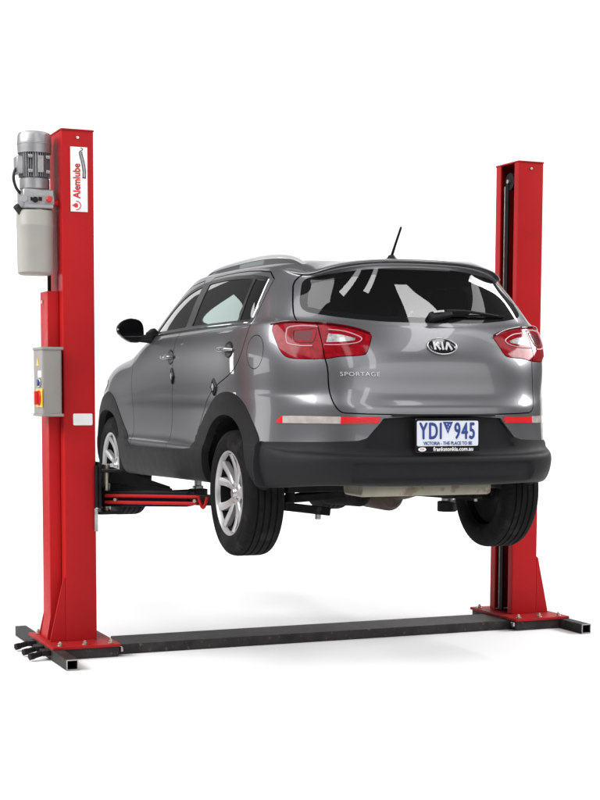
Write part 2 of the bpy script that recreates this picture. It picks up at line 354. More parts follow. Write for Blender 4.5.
REARC = [(-1.2, .806), (.535, .808), (.590, .835), (.613, .93), (.612, 1.09), (.66, 1.2), (.715, 1.305), (.690, 1.42), (.640, 1.553), (.5, 1.60), (-1.2, 1.66)]
arch_r = [(.425, .30), (.422, .44), (.405, .55), (.370, .645), (.305, .725), (.205, .778), (.08, .798), (-.05, .785), (-.15, .745), (-.225, .675), (-.272, .585), (-.305, .47), (-.33, .30)]
arch_f = [(3.05, .25), (3.035, .56), (2.98, .68), (2.86, .765), (2.66, .795), (2.46, .765), (2.34, .68), (2.285, .56), (2.26, .25)]
clad = [(-.385, .2), (-.385, .655), (-.375, .685), (-.334, .732), (-.272, .795), (-.19, .868), (-.08, .912), (.07, .930), (.22, .908), (.34, .858), (.46, .778), (.56, .690),
        (.605, .610), (.66, .578), (1.2, .566), (1.98, .556), (2.06, .575), (2.15, .635), (2.27, .705), (2.38, .800), (2.50, .885), (2.64, .925), (2.78, .905), (2.92, .84), (3.02, .74), (3.08, .62), (3.12, .2)]
DLO = [(1.66, 1.292), (1.57, 1.372), (1.43, 1.470), (1.25, 1.548), (1.05, 1.590), (.8, 1.605), (.5, 1.607), (.12, 1.592), (-.10, 1.568), (-.148, 1.555), (-.160, 1.52), (-.180, 1.44), (-.197, 1.34), (-.185, 1.304), (0, 1.306), (.5, 1.306), (1.0, 1.300), (1.5, 1.292)]
door_edge = [(1.15, .57), (1.12, .87), (1.065, 1.02), (1.045, 1.2), (1.0, 1.29), (.945, 1.618)]
fdoor = door_edge+[(1.20, 1.600), (1.33, 1.570), (1.50, 1.485), (1.66, 1.385), (1.80, 1.290), (1.97, 1.20), (2.03, 1.08), (2.04, .90), (2.02, .72), (2.0, .50), (1.5, .50), (1.15, .50)]
rdoor = door_edge[::-1]+[(1.15, .50), (.9, .50), (.60, .50), (.60, .66), (.50, .80), (.38, .90), (.22, .965), (.06, 1.005), (-.06, 1.045), (-.15, 1.11), (-.205, 1.21), (-.225, 1.30), (-.21, 1.44), (-.185, 1.585), (.12, 1.616), (.5, 1.626)]
ZT = lambda x: 1.610-.175*x*x
RG = [(-1.2, 1.297), (.2, 1.299), (.35, 1.308), (.50, 1.323), (.60, 1.340), (.658, 1.356), (.668, 1.395), (.645, 1.46), (.618, 1.52), (.600, ZT(.6)-.010), (.575, ZT(.575)-.004)]+[(x, ZT(x)-.004) for x in (.5, .42, .3, .15, 0)]+[(-1.2, ZT(0)-.004)]
TL = [(.405, 1.292), (.222, 1.303), (-.024, 1.292), (-.20, 1.275), (-.295, 1.258), (-.375, 1.236), (-.388, 1.215), (-.385, 1.135), (-.365, 1.119), (-.19, 1.113), (-.13, 1.100), (.10, 1.100), (.205, 1.107), (.262, 1.135), (.31, 1.185)]
REFL = [(.300, .763), (.288, .775), (.252, .797), (.235, .800), (.0, .8005), (-.25, .7985), (-.507, .7965), (-.494, .763), (-.25, .762), (0, .761), (.285, .761)]
BUMP = [(-1.2, .2), (-1.2, .7985), (-.530, .7985), (-.505, .765), (-.46, .722), (-.415, .675), (-.25, .668), (.07, .663), (.3, .660), (.55, .656), (.55, .2)]
RECESS = [(-1.2, .85), (.372, .85), (.385, .78), (.425, .70), (.46, .650), (.42, .622), (-1.2, .622)]
SPOIL = [(-1.2, -.9), (.70, -.9), (.66, -.42), (.60, -.345), (.45, -.325), (-1.2, -.31)]
WIND = [(-1.2, 1.43), (.52, 1.42), (.64, 1.47), (.69, 1.70), (.71, 1.95), (.67, 2.10), (.5, 2.17), (-1.2, 2.26)]
BONN = [(-1.2, 2.33), (.55, 2.25), (.70, 2.18), (.745, 2.35), (.76, 2.7), (.70, 2.95), (.54, 3.10), (.3, 3.2), (-1.2, 3.24)]
HEAD = [(2.72, .95), (2.95, .90), (3.15, .83), (3.28, .80), (3.27, .88), (3.12, .955), (2.9, 1.0), (2.76, 1.01)]
GRILL = [(-1.2, .80), (.40, .83), (.47, .88), (.44, .925), (-1.2, .915)]
INTAKE = [(-1.2, .40), (.50, .42), (.48, .60), (.38, .66), (-1.2, .66)]
FUEL = [(-.32+.088*math.cos(t)*(1 if math.cos(t) > 0 else .95), 1.142+.092*math.sin(t)) for t in np.linspace(0, 2*PI, 24, endpoint=False)]
f_arch_r = SF(arch_r, 'side', side); f_arch_f = SF(arch_f, 'side', side)
f_clad = SF(clad, 'side', side, 1); f_dlo = SF(DLO, 'side', lambda x, y, z: x > .6)
f_fd = SF(fdoor, 'side', side, 1); f_rd = SF(rdoor, 'side', side, 1)
f_rg = SF(RG, 'rear', rear); f_tg = SF(REARC, 'rear', rear, 2)
f_tl = SF(TL, 'obl', lambda x, y, z: (y < -.15) & (x > .2)); f_ref = SF(REFL, 'obl', lambda x, y, z: (y < -.15) & (x > .2), 0)
f_bump = SF(BUMP, 'obl', lambda x, y, z: y < -.15, 1); f_rec = SF(RECESS, 'rear', lambda x, y, z: y < -.5)
sp_top = SF(SPOIL, 'top', lambda x, y, z: z > 1.5)
f_spoil = lambda V: np.maximum(1.612-.175*V[:, 0]**2-V[:, 2], sp_top(V))
f_wind = SF(WIND, 'top', lambda x, y, z: z > 1.1); f_bonn = SF(BONN, 'top', lambda x, y, z: z > .98)
f_head = SF(HEAD, 'side', lambda x, y, z: (x > .40) & (y > 2.6)); f_grill = SF(GRILL, 'rear', lambda x, y, z: y > 3.05)
f_intake = SF(INTAKE, 'rear', lambda x, y, z: y > 3.05); f_fuel = SF(FUEL, 'side', lambda x, y, z: (x > .6) & (y < 0))
def f_gl(V):   # the panes inside the side window outline, pillars left out
    y, z = V[:, 1], V[:, 2]; d = f_dlo(V)+.020
    pil = .062-np.abs(y-(.905+(z-1.45)*.10)); div = .016-np.abs(y-(.030+(z-1.45)*.22))
    return np.maximum(d, np.maximum(pil, div))
f_seam = lambda V: np.abs(V[:, 0])-.622
f_splitref = lambda V: -.25-(np.abs(V[:, 0])+V[:, 1])
f_splittip = lambda V: .232-(np.abs(V[:, 0])+V[:, 1])
f_rgi = lambda V: f_rg(V)+.032
f_wi = lambda V: f_wind(V)+.03

def cut(V, N, F, s):
    s = s.copy(); s[np.abs(s) < 2e-5] = 2e-5
    sg = s > 0; k = sg[F].sum(1); keep = F[(k == 0) | (k == 3)]; X = F[(k == 1) | (k == 2)]
    if len(X) == 0: return V, N, F
    t = sg[X]; one = np.where(t.sum(1) == 1, True, False)
    lone = np.where(one[:, None], t, ~t).argmax(1); r = np.arange(len(X))
    a, b, c = X[r, lone], X[r, (lone+1) % 3], X[r, (lone+2) % 3]
    E = np.sort(np.concatenate([np.stack([a, b], 1), np.stack([c, a], 1)]), axis=1)
    U, inv = np.unique(E, axis=0, return_inverse=True); inv = inv.ravel()
    w = (s[U[:, 0]]/(s[U[:, 0]]-s[U[:, 1]]))[:, None]
    nV = V[U[:, 0]]*(1-w)+V[U[:, 1]]*w; nN = N[U[:, 0]]*(1-w)+N[U[:, 1]]*w
    ab, ca = inv[:len(X)]+len(V), inv[len(X):]+len(V)
    T = np.concatenate([np.stack([a, ab, ca], 1), np.stack([ab, b, c], 1), np.stack([ab, c, ca], 1)])
    return np.concatenate([V, nV]), np.concatenate([N, nN]), np.concatenate([keep, T])
BV, BN, BF = HV, HN, HF
G = .0032
for f, g in ((f_arch_r, 0), (f_arch_f, 0), (f_clad, 0), (f_dlo, 0), (f_gl, 0), (f_fd, G), (f_rd, G), (f_tg, G), (f_rg, 0), (f_rgi, 0), (f_tl, .002),
             (f_ref, 0), (f_bump, 0), (f_spoil, 0), (f_wind, 0), (f_wi, 0), (f_bonn, G), (f_head, 0), (f_grill, 0), (f_intake, 0), (f_fuel, .002)):
    for h in ((g, -g) if g else (0,)):
        BV, BN, BF = cut(BV, BN, BF, f(BV)+h)
for f, dom in ((lambda V: f_seam(V)-.0022, f_tl), (lambda V: f_seam(V)+.0022, f_tl), (f_splitref, f_ref), (f_splittip, f_ref)):
    s = np.where(dom(BV) < .02, f(BV), 1.0)
    BV, BN, BF = cut(BV, BN, BF, s)
BN = BN/np.maximum(np.linalg.norm(BN, axis=1, keepdims=True), 1e-9)
CT = BV[BF].mean(1)
val = {n: f(CT) for n, f in dict(ar=f_arch_r, af=f_arch_f, clad=f_clad, dlo=f_dlo, gl=f_gl, fd=f_fd, rd=f_rd, tg=f_tg, rg=f_rg, rgi=f_rgi, tl=f_tl, ref=f_ref,
       bump=f_bump, spoil=f_spoil, wind=f_wind, wi=f_wi, bonn=f_bonn, head=f_head, grill=f_grill, intake=f_intake, fuel=f_fuel).items()}
lab = np.full(len(BF), 'body', dtype=object)
def put(name, cond): lab[cond & (lab == 'body')] = name
cx = np.abs(CT[:, 0]); cy = CT[:, 1]
put('void', (val['ar'] < 0) | (val['af'] < 0))
put('clad', val['clad'] < 0)
put('glass_f', (val['gl'] < 0) & (cy > .9)); put('glass_r', (val['gl'] < 0) & (cy > .04)); put('glass_q', val['gl'] < 0)
put('frame_f', (val['dlo'] < 0) & (cy > .905+(CT[:, 2]-1.45)*.10+.0)); put('frame_r', val['dlo'] < 0)
put('spoil', val['spoil'] < 0)
put('rgi', val['rgi'] < 0); put('rgb', val['rg'] < 0)
put('ref_t', (val['ref'] < 0) & (cx+cy > .232)); put('ref_c', (val['ref'] < 0) & (cx+cy > -.25)); put('ref_r', val['ref'] < 0)
put('bump', val['bump'] < 0)
put('void', (val['tl'] < -.002) & (np.abs(cx-.622) < .0022)); put('tl_in', (val['tl'] < -.002) & (cx < .622)); put('tl_out', (val['tl'] < -.002)); put('void', np.abs(val['tl']) < .002)
put('tg', val['tg'] < -G); put('void', (val['tg'] < G) )
put('fuel', val['fuel'] < -.002); put('void', val['fuel'] < .002)
put('fd', val['fd'] < -G); put('rd', val['rd'] < -G); put('void', (np.abs(val['fd']) < G) | (np.abs(val['rd']) < G))
put('wi', val['wi'] < 0); put('wb', val['wind'] < 0)
put('head', val['head'] < 0); put('grill', val['grill'] < 0); put('intake', val['intake'] < 0)
put('bonn', val['bonn'] < -G); put('void', val['bonn'] < G)

def panel(name, label, material, parent, s=0, off=0.0, rim=.014, offn=None, add=None):
    """one panel cut from the body: s = -1 left, +1 right, 0 both sides; rim = depth of its folded edge"""
    F = BF[np.isin(lab, label if isinstance(label, (list, tuple)) else [label])]
    if len(F) == 0: raise RuntimeError('empty panel '+str(label))
    used, inv = np.unique(F, return_inverse=True); F = inv.reshape(-1, 3)
    V, N = BV[used], BN[used]
    o = offn(V) if offn is not None else off
    V = V+N*(o[:, None] if isinstance(o, np.ndarray) else o)
    # boundary edges get a folded rim
    E = np.concatenate([F[:, [0, 1]], F[:, [1, 2]], F[:, [2, 0]]])
    key = np.sort(E, axis=1); U, first, cnt = np.unique(key, axis=0, return_index=True, return_counts=True)
    B = E[first[cnt == 1]]
    mid = np.abs(V[B][:, :, 0]).max(1) > 1e-5; B = B[mid]
    parts = []
    for sg in ((1, -1) if s == 0 else (s,)):
        VV, NN, FF = V*[sg, 1, 1], N*[sg, 1, 1], (F if sg > 0 else F[:, ::-1])
        base = 0
        d = (VV[B[:, 1]]-VV[B[:, 0]]); d /= np.maximum(np.linalg.norm(d, axis=1, keepdims=True), 1e-9)
        nb = np.cross(d, NN[B[:, 0]])*sg
        # smooth rim normals per vertex
        acc = np.zeros_like(VV); np.add.at(acc, B[:, 0], nb); np.add.at(acc, B[:, 1], nb)
        bv = np.unique(B); mp = -np.ones(len(VV), int); mp[bv] = np.arange(len(bv))
        rn = acc[bv]; rn /= np.maximum(np.linalg.norm(rn, axis=1, keepdims=True), 1e-9)
        n0 = len(VV); top = VV[bv]; low = VV[bv]-NN[bv]*rim
        a, b = mp[B[:, 0]]+n0, mp[B[:, 1]]+n0
        Q = np.stack([b, a, a+len(bv), b+len(bv)], 1) if sg > 0 else np.stack([a, b, b+len(bv), a+len(bv)], 1)
        AV = np.concatenate([VV, top, low]); AN = np.concatenate([NN, rn, rn])
        parts.append((AV, AN, [tuple(f) for f in FF]+([tuple(q) for q in Q] if rim > 0 else [])))
    if len(parts) == 2:      # weld along the centre line is not needed: the normals match
        n = len(parts[0][0])
        AV = np.concatenate([parts[0][0], parts[1][0]]); AN = np.concatenate([parts[0][1], parts[1][1]])
        FFs = parts[0][2]+[tuple(k+n for k in f) for f in parts[1][2]]
    else: AV, AN, FFs = parts[0]
    return raw_mesh(name, AV, FFs, material, parent, normals=AN)

def smooth01(t): t = np.clip(t, 0, 1); return t*t*(3-2*t)
body = panel('body', 'body', M['paint'], car)
def clad_off(V):
    d = -f_clad(V); arch = np.minimum(f_arch_r(V), f_arch_f(V))
    return .004+.016*smooth01(d/.022)-.004*smooth01(1-arch/.02)
for s in (-1, 1): panel('side_cladding', 'clad', M['trim'], car, s, offn=clad_off, rim=.045)
def bump_off(V):
    rec = f_rec(V)
    x, z = np.abs(V[:, 0]), V[:, 2]
    cen = smooth01((.545-x)/.018)*smooth01((.566-z)/.010)
    return .002+.004*smooth01(-f_bump(V)/.010)-.019*cen*smooth01((z-.455)/.02)-.026*smooth01((.012-rec)/.028)
panel('rear_bumper', 'bump', M['trim'], car, 0, offn=bump_off, rim=.03)
for s in (-1, 1):
    r = panel('reflector', 'ref_r', M['reflector_red'], car, s, off=.004, rim=.02)
    panel('clear_lens', 'ref_c', M['reflector_clear'], r, s, off=.0045, rim=.02)
    panel('reflector_tip', 'ref_t', M['reflector_red'], r, s, off=.0045, rim=.02)
bonnet = panel('bonnet', 'bonn', M['paint'], car)
ws = panel('windscreen', 'wi', M['glass'], car, off=-.002, rim=.0); panel('screen_border', 'wb', M['frit'], ws, off=-.002, rim=.008)
panel('grille', 'grill', M['gloss_black'], car, off=-.012, rim=.0); panel('air_intake', 'intake', M['trim'], car, off=-.015, rim=.0)
def lens_off(V): return .002+.014*smooth01(-f_tl(V)/.03)
tailgate = panel('tailgate', 'tg', M['paint'], car)
rw = panel('rear_window', 'rgi', M['glass_rear'], tailgate, off=-.002, rim=0); panel('window_border', 'rgb', M['frit'], tailgate, off=-.002, rim=.006)
panel('spoiler', 'spoil', M['paint'], tailgate, rim=.01)
tails = {}
for s in (-1, 1):
    panel('headlight', 'head', M['clear_lens'], car, s, off=.004, rim=.01)
    tails[s] = panel('tail_light', 'tl_out', M['red_lens'], car, s, offn=lens_off, rim=.03)
    tails[2*s] = panel('tail_light', 'tl_in', M['red_lens'], car, s, offn=lens_off, rim=.03)
doors = {}
for s in (-1, 1):
    for k, pn, fr, gs in (('f', 'fd', 'frame_f', ('glass_f',)), ('r', 'rd', 'frame_r', ('glass_r', 'glass_q'))):
        d = panel('door', pn, M['paint'], car, s); doors[(s, k)] = d
        panel('window_frame', fr, M['frame'], d, s, off=-.001, rim=.01)
        for g in gs: panel('window', g, M['glass'], d, s, off=-.005, rim=0)
panel('fuel_flap', 'fuel', M['paint'], car, -1, rim=.008)

# chrome strip under and behind the side windows
for s in (-1, 1):
    for k, ys in (('f', (1.64, .975)), ('r', (.965, -.17))):
        pts = []
        for y in np.linspace(ys[0], ys[1], 26):
            z = np.interp(y, [-.2, 0, .5, 1.0, 1.5, 1.66], [1.303, 1.303, 1.303, 1.297, 1.289, 1.289]); p, n = on_side(y, z, s); pts.append(p+n*.003)
        if k == 'r':
            for y, z in ((-.188, 1.312), (-.195, 1.34), (-.181, 1.42), (-.164, 1.50), (-.153, 1.545)):
                p, n = on_side(y, z, s); pts.append(p+n*.003)
        MB().tube(pts, .007, n=8).build('chrome_strip', M['chrome'], doors[(s, k)])

# door handles, recess cups and edge guards
def side_frame(y, z, s):
    p, n = on_side(y, z, s); yv = Vector((0, 1, 0)); yv = (yv-n*yv.dot(n)).normalized(); zv = n.cross(yv)*(-1)
    if zv.z < 0: zv = -zv
    return p, n, yv, zv
for s in (-1, 1):
    for k, y, z in (('f', 1.135, 1.135), ('r', .045, 1.158)):
        p, n, yv, zv = side_frame(y, z, s)
        V = []; F = []                                   # shallow oval cup behind the grip
        ring = 24
        for rr, dd in ((1, .0015), (.93, .003), (.6, .0025), (0.02, .002)):
            for a in range(ring):
                t = 2*PI*a/ring; V.append(p+yv*(.062*rr*math.cos(t)-.03)+zv*(.047*rr*math.sin(t)+.004)+n*dd)
        for i in range(3):
            for a in range(ring): F.append((i*ring+a, i*ring+(a+1) % ring, (i+1)*ring+(a+1) % ring, (i+1)*ring+a))
        if s < 0: F = [tuple(reversed(f)) for f in F]
        raw_mesh('handle_cup', V, F, M['frame'], doors[(s, k)])
        pts = [p+yv*a+n*(.006+.034*max(0, 1-(abs(a)/.105)**3))+zv*(.002) for a in np.linspace(-.105, .105, 15)]
        rr = [.008+.006*(1-(abs(a)/.105)**2) for a in np.linspace(-.105, .105, 15)]
        MB().tube(pts, rr, n=12, flat=.75, ref=n).build('handle', M['handle'], doors[(s, k)])
for s in (-1,):
    for y, z, k in ((1.062, 1.02, 'f'), (.262, .952, 'r')):
        p, n, yv, zv = side_frame(y, z, s)
        w = .034 if k == 'f' else .045
        g = MB().prism([(-w, 0), (0, -.052), (w, 0), (0, .052)], .0, .012, lambda a, b, h: p+yv*a+zv*b+n*h).build('edge_guard', M['gloss_black'], doors[(s, k)], bevel=.003, flat=True)
        MB().prism([(-w*.33, 0), (0, -.022), (w*.33, 0), (0, .022)], .011, .015, lambda a, b, h: p+yv*a+zv*b+n*h).build('guard_stud', M['satin'], doors[(s, k)], flat=True)

# tail light insides: pale outline loops, reversing lens, dark upper edge
def strip(pts, surf, s, off, r, name, m, parent, closed=True, flat=.6):
    q = []
    P = spline(list(pts)+([pts[0]] if closed else []), 5)
    for a in P:
        p, n = surf(a[0], a[1], s); q.append(p+n*off)
    return MB().tube(q, r, n=8, cap=not closed, flat=flat).build(name, m, parent)
def patch(poly, surf, s, off, name, m, parent, div=3, thick=.003):
    """small plate following the body surface"""
    bm = bmesh.new(); f = bm.faces.new([bm.verts.new((a, b, 0)) for a, b in poly])
    bmesh.ops.triangulate(bm, faces=[f]); bmesh.ops.subdivide_edges(bm, edges=bm.edges[:], cuts=div, use_grid_fill=True)
    bmesh.ops.triangulate(bm, faces=bm.faces[:])
    for v in bm.verts:
        p, n = surf(v.co.x, v.co.y, s)
        v.co = p+n*off
    bmesh.ops.recalc_face_normals(bm, faces=bm.faces[:])
    c, n = surf(sum(a for a, b in poly)/len(poly), sum(b for a, b in poly)/len(poly), s)
    if sum((f.normal for f in bm.faces), Vector()).dot(n) < 0: bmesh.ops.reverse_faces(bm, faces=bm.faces[:])
    V = [v.co.copy() for v in bm.verts]; bm.verts.index_update(); F = [tuple(v.index for v in f.verts) for f in bm.faces]; bm.free()
    return raw_mesh(name, V, F, m, parent)
for s in (-1, 1):
    strip([(.205, 1.262), (.10, 1.268), (-.005, 1.262)][::-1]+[(.222, 1.245), (.212, 1.20), (.19, 1.178), (.10, 1.166), (.0, 1.164)], on_obl, s, .0165, .0055, 'light_guide', M['lens_line'], tails[s], closed=False)
    strip([(.165, 1.244), (.06, 1.25), (.0, 1.246), (.0, 1.185), (.06, 1.183), (.15, 1.19)], on_obl, s, .0155, .0035, 'light_guide', M['red_dark'], tails[s])
    patch([(.02, 1.187), (.145, 1.195), (.155, 1.237), (.02, 1.242)], on_obl, s, .0168, 'lamp_reflector', M['red_dark'], tails[s])
    strip([(-.085, 1.247), (-.20, 1.237), (-.30, 1.212), (-.325, 1.196), (-.30, 1.178), (-.20, 1.168), (-.085, 1.168)], on_obl, s, .0165, .005, 'light_guide', M['lens_line'], tails[2*s], closed=False)
    patch([(-.095, 1.226), (-.19, 1.219), (-.285, 1.201), (-.283, 1.190), (-.19, 1.182), (-.095, 1.180)], on_obl, s, .0170, 'reversing_lens', M['clear_lens'], tails[2*s])
    strip([(.38, 1.284), (.222, 1.294), (-.03, 1.283)], on_obl, s, .013, .007, 'dark_edge', M['red_dark'], tails[s], closed=False)
    strip([(-.06, 1.282), (-.20, 1.267), (-.295, 1.250), (-.368, 1.230)], on_obl, s, .013, .007, 'dark_edge', M['red_dark'], tails[2*s], closed=False)

# badge, model lettering
def conform(V, x0, z0, off):
    out = []
    for a, b, d in V:
        p, n = on_rear(x0+a, z0+b); out.append(p+n*(off+d))
    return out
bx, bz = .022, 1.170
def ell(a, b, n=40): return [(a*math.cos(2*PI*k/n), b*math.sin(2*PI*k/n)) for k in range(n)]
rings = [(0.0, .010), (.5, .0098), (.9, .009), (1.0, .004)]
V = []; F = []
for f_, d in rings:
    V += conform([(a*f_, b*f_, 0) for a, b in ell(.086, .042)], bx, bz, d)
for i in range(3):
    for k in range(40): F.append((i*40+k, (i+1)*40+k, (i+1)*40+(k+1) % 40, i*40+(k+1) % 40))
badge = raw_mesh('badge', V, F, M['gloss_black'], tailgate)
q = conform([(a, b, 0) for a, b in ell(.086, .042)]+[(.086, 0, 0)], bx, bz, .007)
MB().tube(q, .0036, n=8, cap=False).build('badge_ring', M['satin'], tailgate)
def stroke(p, q, w):
    p, q = Vector((p[0], p[1])), Vector((q[0], q[1])); d = (q-p).normalized(); n = Vector((-d.y, d.x))*w/2
    return [tuple(p-n), tuple(q-n), tuple(q+n), tuple(p+n)]
lw = .0125; H = .0205
BS = .90
strokes = [stroke((-.052, -H), (-.052, H), lw), stroke((-.050, .002), (-.020, H-.002), lw*.9), stroke((-.040, .008), (-.018, -H+.001), lw*.9),
           stroke((0, -H), (0, H), lw), stroke((.018, -H), (.038, H-.002), lw*.95), stroke((.058, -H), (.038, H-.002), lw*.95)]
mb = MB()
for st in strokes:
    st = [(a*BS, b) for a, b in st]
    lo = conform([(a, b, 0) for a, b in st], bx, bz, .009); hi = conform([(a, b, 0) for a, b in st], bx, bz, .014)
    mb.add(lo+hi, [(4, 5, 6, 7), (0, 1, 5, 4), (1, 2, 6, 5), (2, 3, 7, 6), (3, 0, 4, 7)])
mb.build('badge_letters', M['letter'], tailgate, flat=True)
V, F = text_mesh('SPORTAGE', .042, .003, sx=.92, space=1.12)
V = [(a, b*.72, d) for a, b, d in V]
raw_mesh('lettering', conform(V, -.455, 1.020, .004), F, M['letter'], tailgate, flat=True)

# rear wiper
mb = MB(); p0, n0 = on_rear(.045, 1.335)
mb.bar(on_rear(.0, 1.322)[0]+n0*.016, on_rear(.135, 1.345)[0]+n0*.020, .05, .042, up=n0, w2=.038, h2=.034)
wp = mb.build('rear_wiper', M['trim'], car, bevel=.008)
pts = [on_rear(x, z)[0]+on_rear(x, z)[1]*h for x, z, h in ((.10, 1.348, .03), (.2, 1.352, .03), (.33, 1.347, .022), (.45, 1.342, .012))]
MB().tube(spline(pts, 6), [.013-.007*i/18 for i in range(19)], n=8, flat=.7).build('wiper_arm', M['trim'], wp)
pts = [on_rear(x, z)[0]+on_rear(x, z)[1]*.008 for x, z in ((.12, 1.338), (.25, 1.341), (.38, 1.343), (.50, 1.343))]
MB().tube(spline(pts, 6), .006, n=6).build('wiper_blade', M['rubber'], wp)
pp, nn = on_rear(.03, 1.338); MB().bar(pp+nn*.040+Vector((-.012, 0, 0)), pp+nn*.044+Vector((.05, 0, .004)), .012, .003, up=nn).build('washer_jet', M['satin'], wp)

# number plate with its dealer frame
pn = empty('number_plate', (.0, -.918, .702), 0, car); pn.rotation_euler = (R(-1.5), 0, 0)
MB().prism(round_poly([(-.19, -.092), (.19, -.092), (.19, .088), (-.19, .088)], .012), 0, .012, lambda a, b, h: (a, -h, b)).build('plate_frame', M['gloss_black'], pn, flat=True, bevel=.002)
MB().prism(round_poly([(-.181, -.058), (.181, -.058), (.181, .075), (-.181, .075)], .01), .010, .0145, lambda a, b, h: (a, -h, b)).build('plate_panel', M['plate'], pn, flat=True)
def plate_text(t, x, z, size, m, name, sx=1, space=1, d=.0155, bold=0, sy=1):
    V, F = text_mesh(t, size, .0006, sx=sx, space=space); mb = MB()
    for dx, dz in (((0, 0),) if not bold else ((-bold, 0), (bold, 0), (0, bold), (0, -bold))):
        mb.add([(a+x+dx, -(d+c)-.0001*(dx > 0)-.0002*(dz > 0), b*sy+z+dz) for a, b, c in V], F)
    return mb.build(name, m, pn, flat=True)
plate_text('YDI', -.100, .017, .122, M['plate_blue'], 'registration', sx=.62, bold=.0026, space=1.16)
plate_text('945', .100, .017, .122, M['plate_blue'], 'registration', sx=.62, bold=.0026, space=1.16)
plate_text('VICTORIA - THE PLACE TO BE', 0, -.0445, .025, M['plate_blue'], 'plate_slogan', sx=.86, bold=.0005)
MB().prism([(-.030, .070), (0, .006), (.030, .070)], .0148, .0156, lambda a, b, h: (a, -h, b)).build('plate_emblem', M['plate_blue'], pn, flat=True)
mb = MB()
for a, b, r in ((-.007, .058, .0045), (.009, .053, .0045), (.001, .043, .004), (-.001, .028, .0035)):
    mb.prism([(a+r*(1 if k % 2 == 0 else .42)*math.cos(PI/2+k*PI/5), b+r*(1 if k % 2 == 0 else .42)*math.sin(PI/2+k*PI/5)) for k in range(10)], .0156, .0162, lambda a, b, h: (a, -h, b))
mb.build('emblem_stars', M['plate'], pn, flat=True)
plate_text('frankstonkia.com.au', .034, -.075, .030, M['white_ink'], 'dealer_lettering', sx=.98, d=.0128, bold=.0007)
MB().prism(ell(.023, .011, 24), .012, .0132, lambda a, b, h: (a-.150, -h, b-.075)).build('dealer_oval', M['white_ink'], pn, flat=True)
V, F = text_mesh('KIA', .015, .0004); MB().add([(a-.150, -.0137-c, b-.075) for a, b, c in V], F).build('dealer_emblem', M['red_ink'], pn, flat=True)

# lamp bar above the plate
MB().span((-.30, -.905, .800), (.30, -.86, .812)).build('lamp_bar', M['trim'], tailgate, bevel=.003)

# roof rails and antenna
RAIL = spline([(.616, 1.36, -.006), (.612, 1.26, .024), (.608, 1.0, .044), (.606, .6, .054), (.602, .22, .056), (.592, -.02, .044), (.574, -.18, .022), (.556, -.30, -.007)], 6)
def rail_loft(s, sect, name, m, par):
    V = []; F = []; k_ = len(sect)
    for i, q in enumerate(RAIL):
        g = on_top(q.x, q.y)[0]; zb = g.z-.012; zt = g.z+q.z; w = min(1, .45+min(i, len(RAIL)-1-i)/7)
        for a_, b_ in sect: V.append((s*(q.x+a_*w-.012*b_), q.y, zb+(zt-zb)*b_))
    for i in range(len(RAIL)-1):
        for k in range(k_):
            f_ = (i*k_+k, i*k_+(k+1) % k_, (i+1)*k_+(k+1) % k_, (i+1)*k_+k); F.append(f_ if s > 0 else f_[::-1])
    return raw_mesh(name, V, F, m, par, sharp=60)
for s in (-1, 1):
    rr_ = rail_loft(s, [(.013, .56), (.017, .66), (.014, .88), (.004, 1.0), (-.006, 1.0), (-.015, .88), (-.017, .66), (-.013, .56)], 'roof_rail', M['rail'], car)
    rail_loft(s, [(.018, 0), (.012, .50), (.011, .60), (-.011, .60), (-.012, .50), (-.018, 0)], 'rail_foot', M['paint'], rr_)
p, n = on_top(0, -.20)
an = MB().lathe([(.036, -.004), (.034, .006), (.022, .016), (.014, .03), (.0001, .032)], (0, 0, 0), n=24); an.V = [Vector((a, b*1.5, c))+p for a, b, c in an.V]
ao = an.build('antenna', M['trim'], car)
MB().tube([p+Vector((.0, 0, .02)), p+Vector((.004, -.05, .095)), p+Vector((.010, -.105, .178))], [.0085, .007, .0065], n=10).build('antenna_mast', M['trim'], ao)
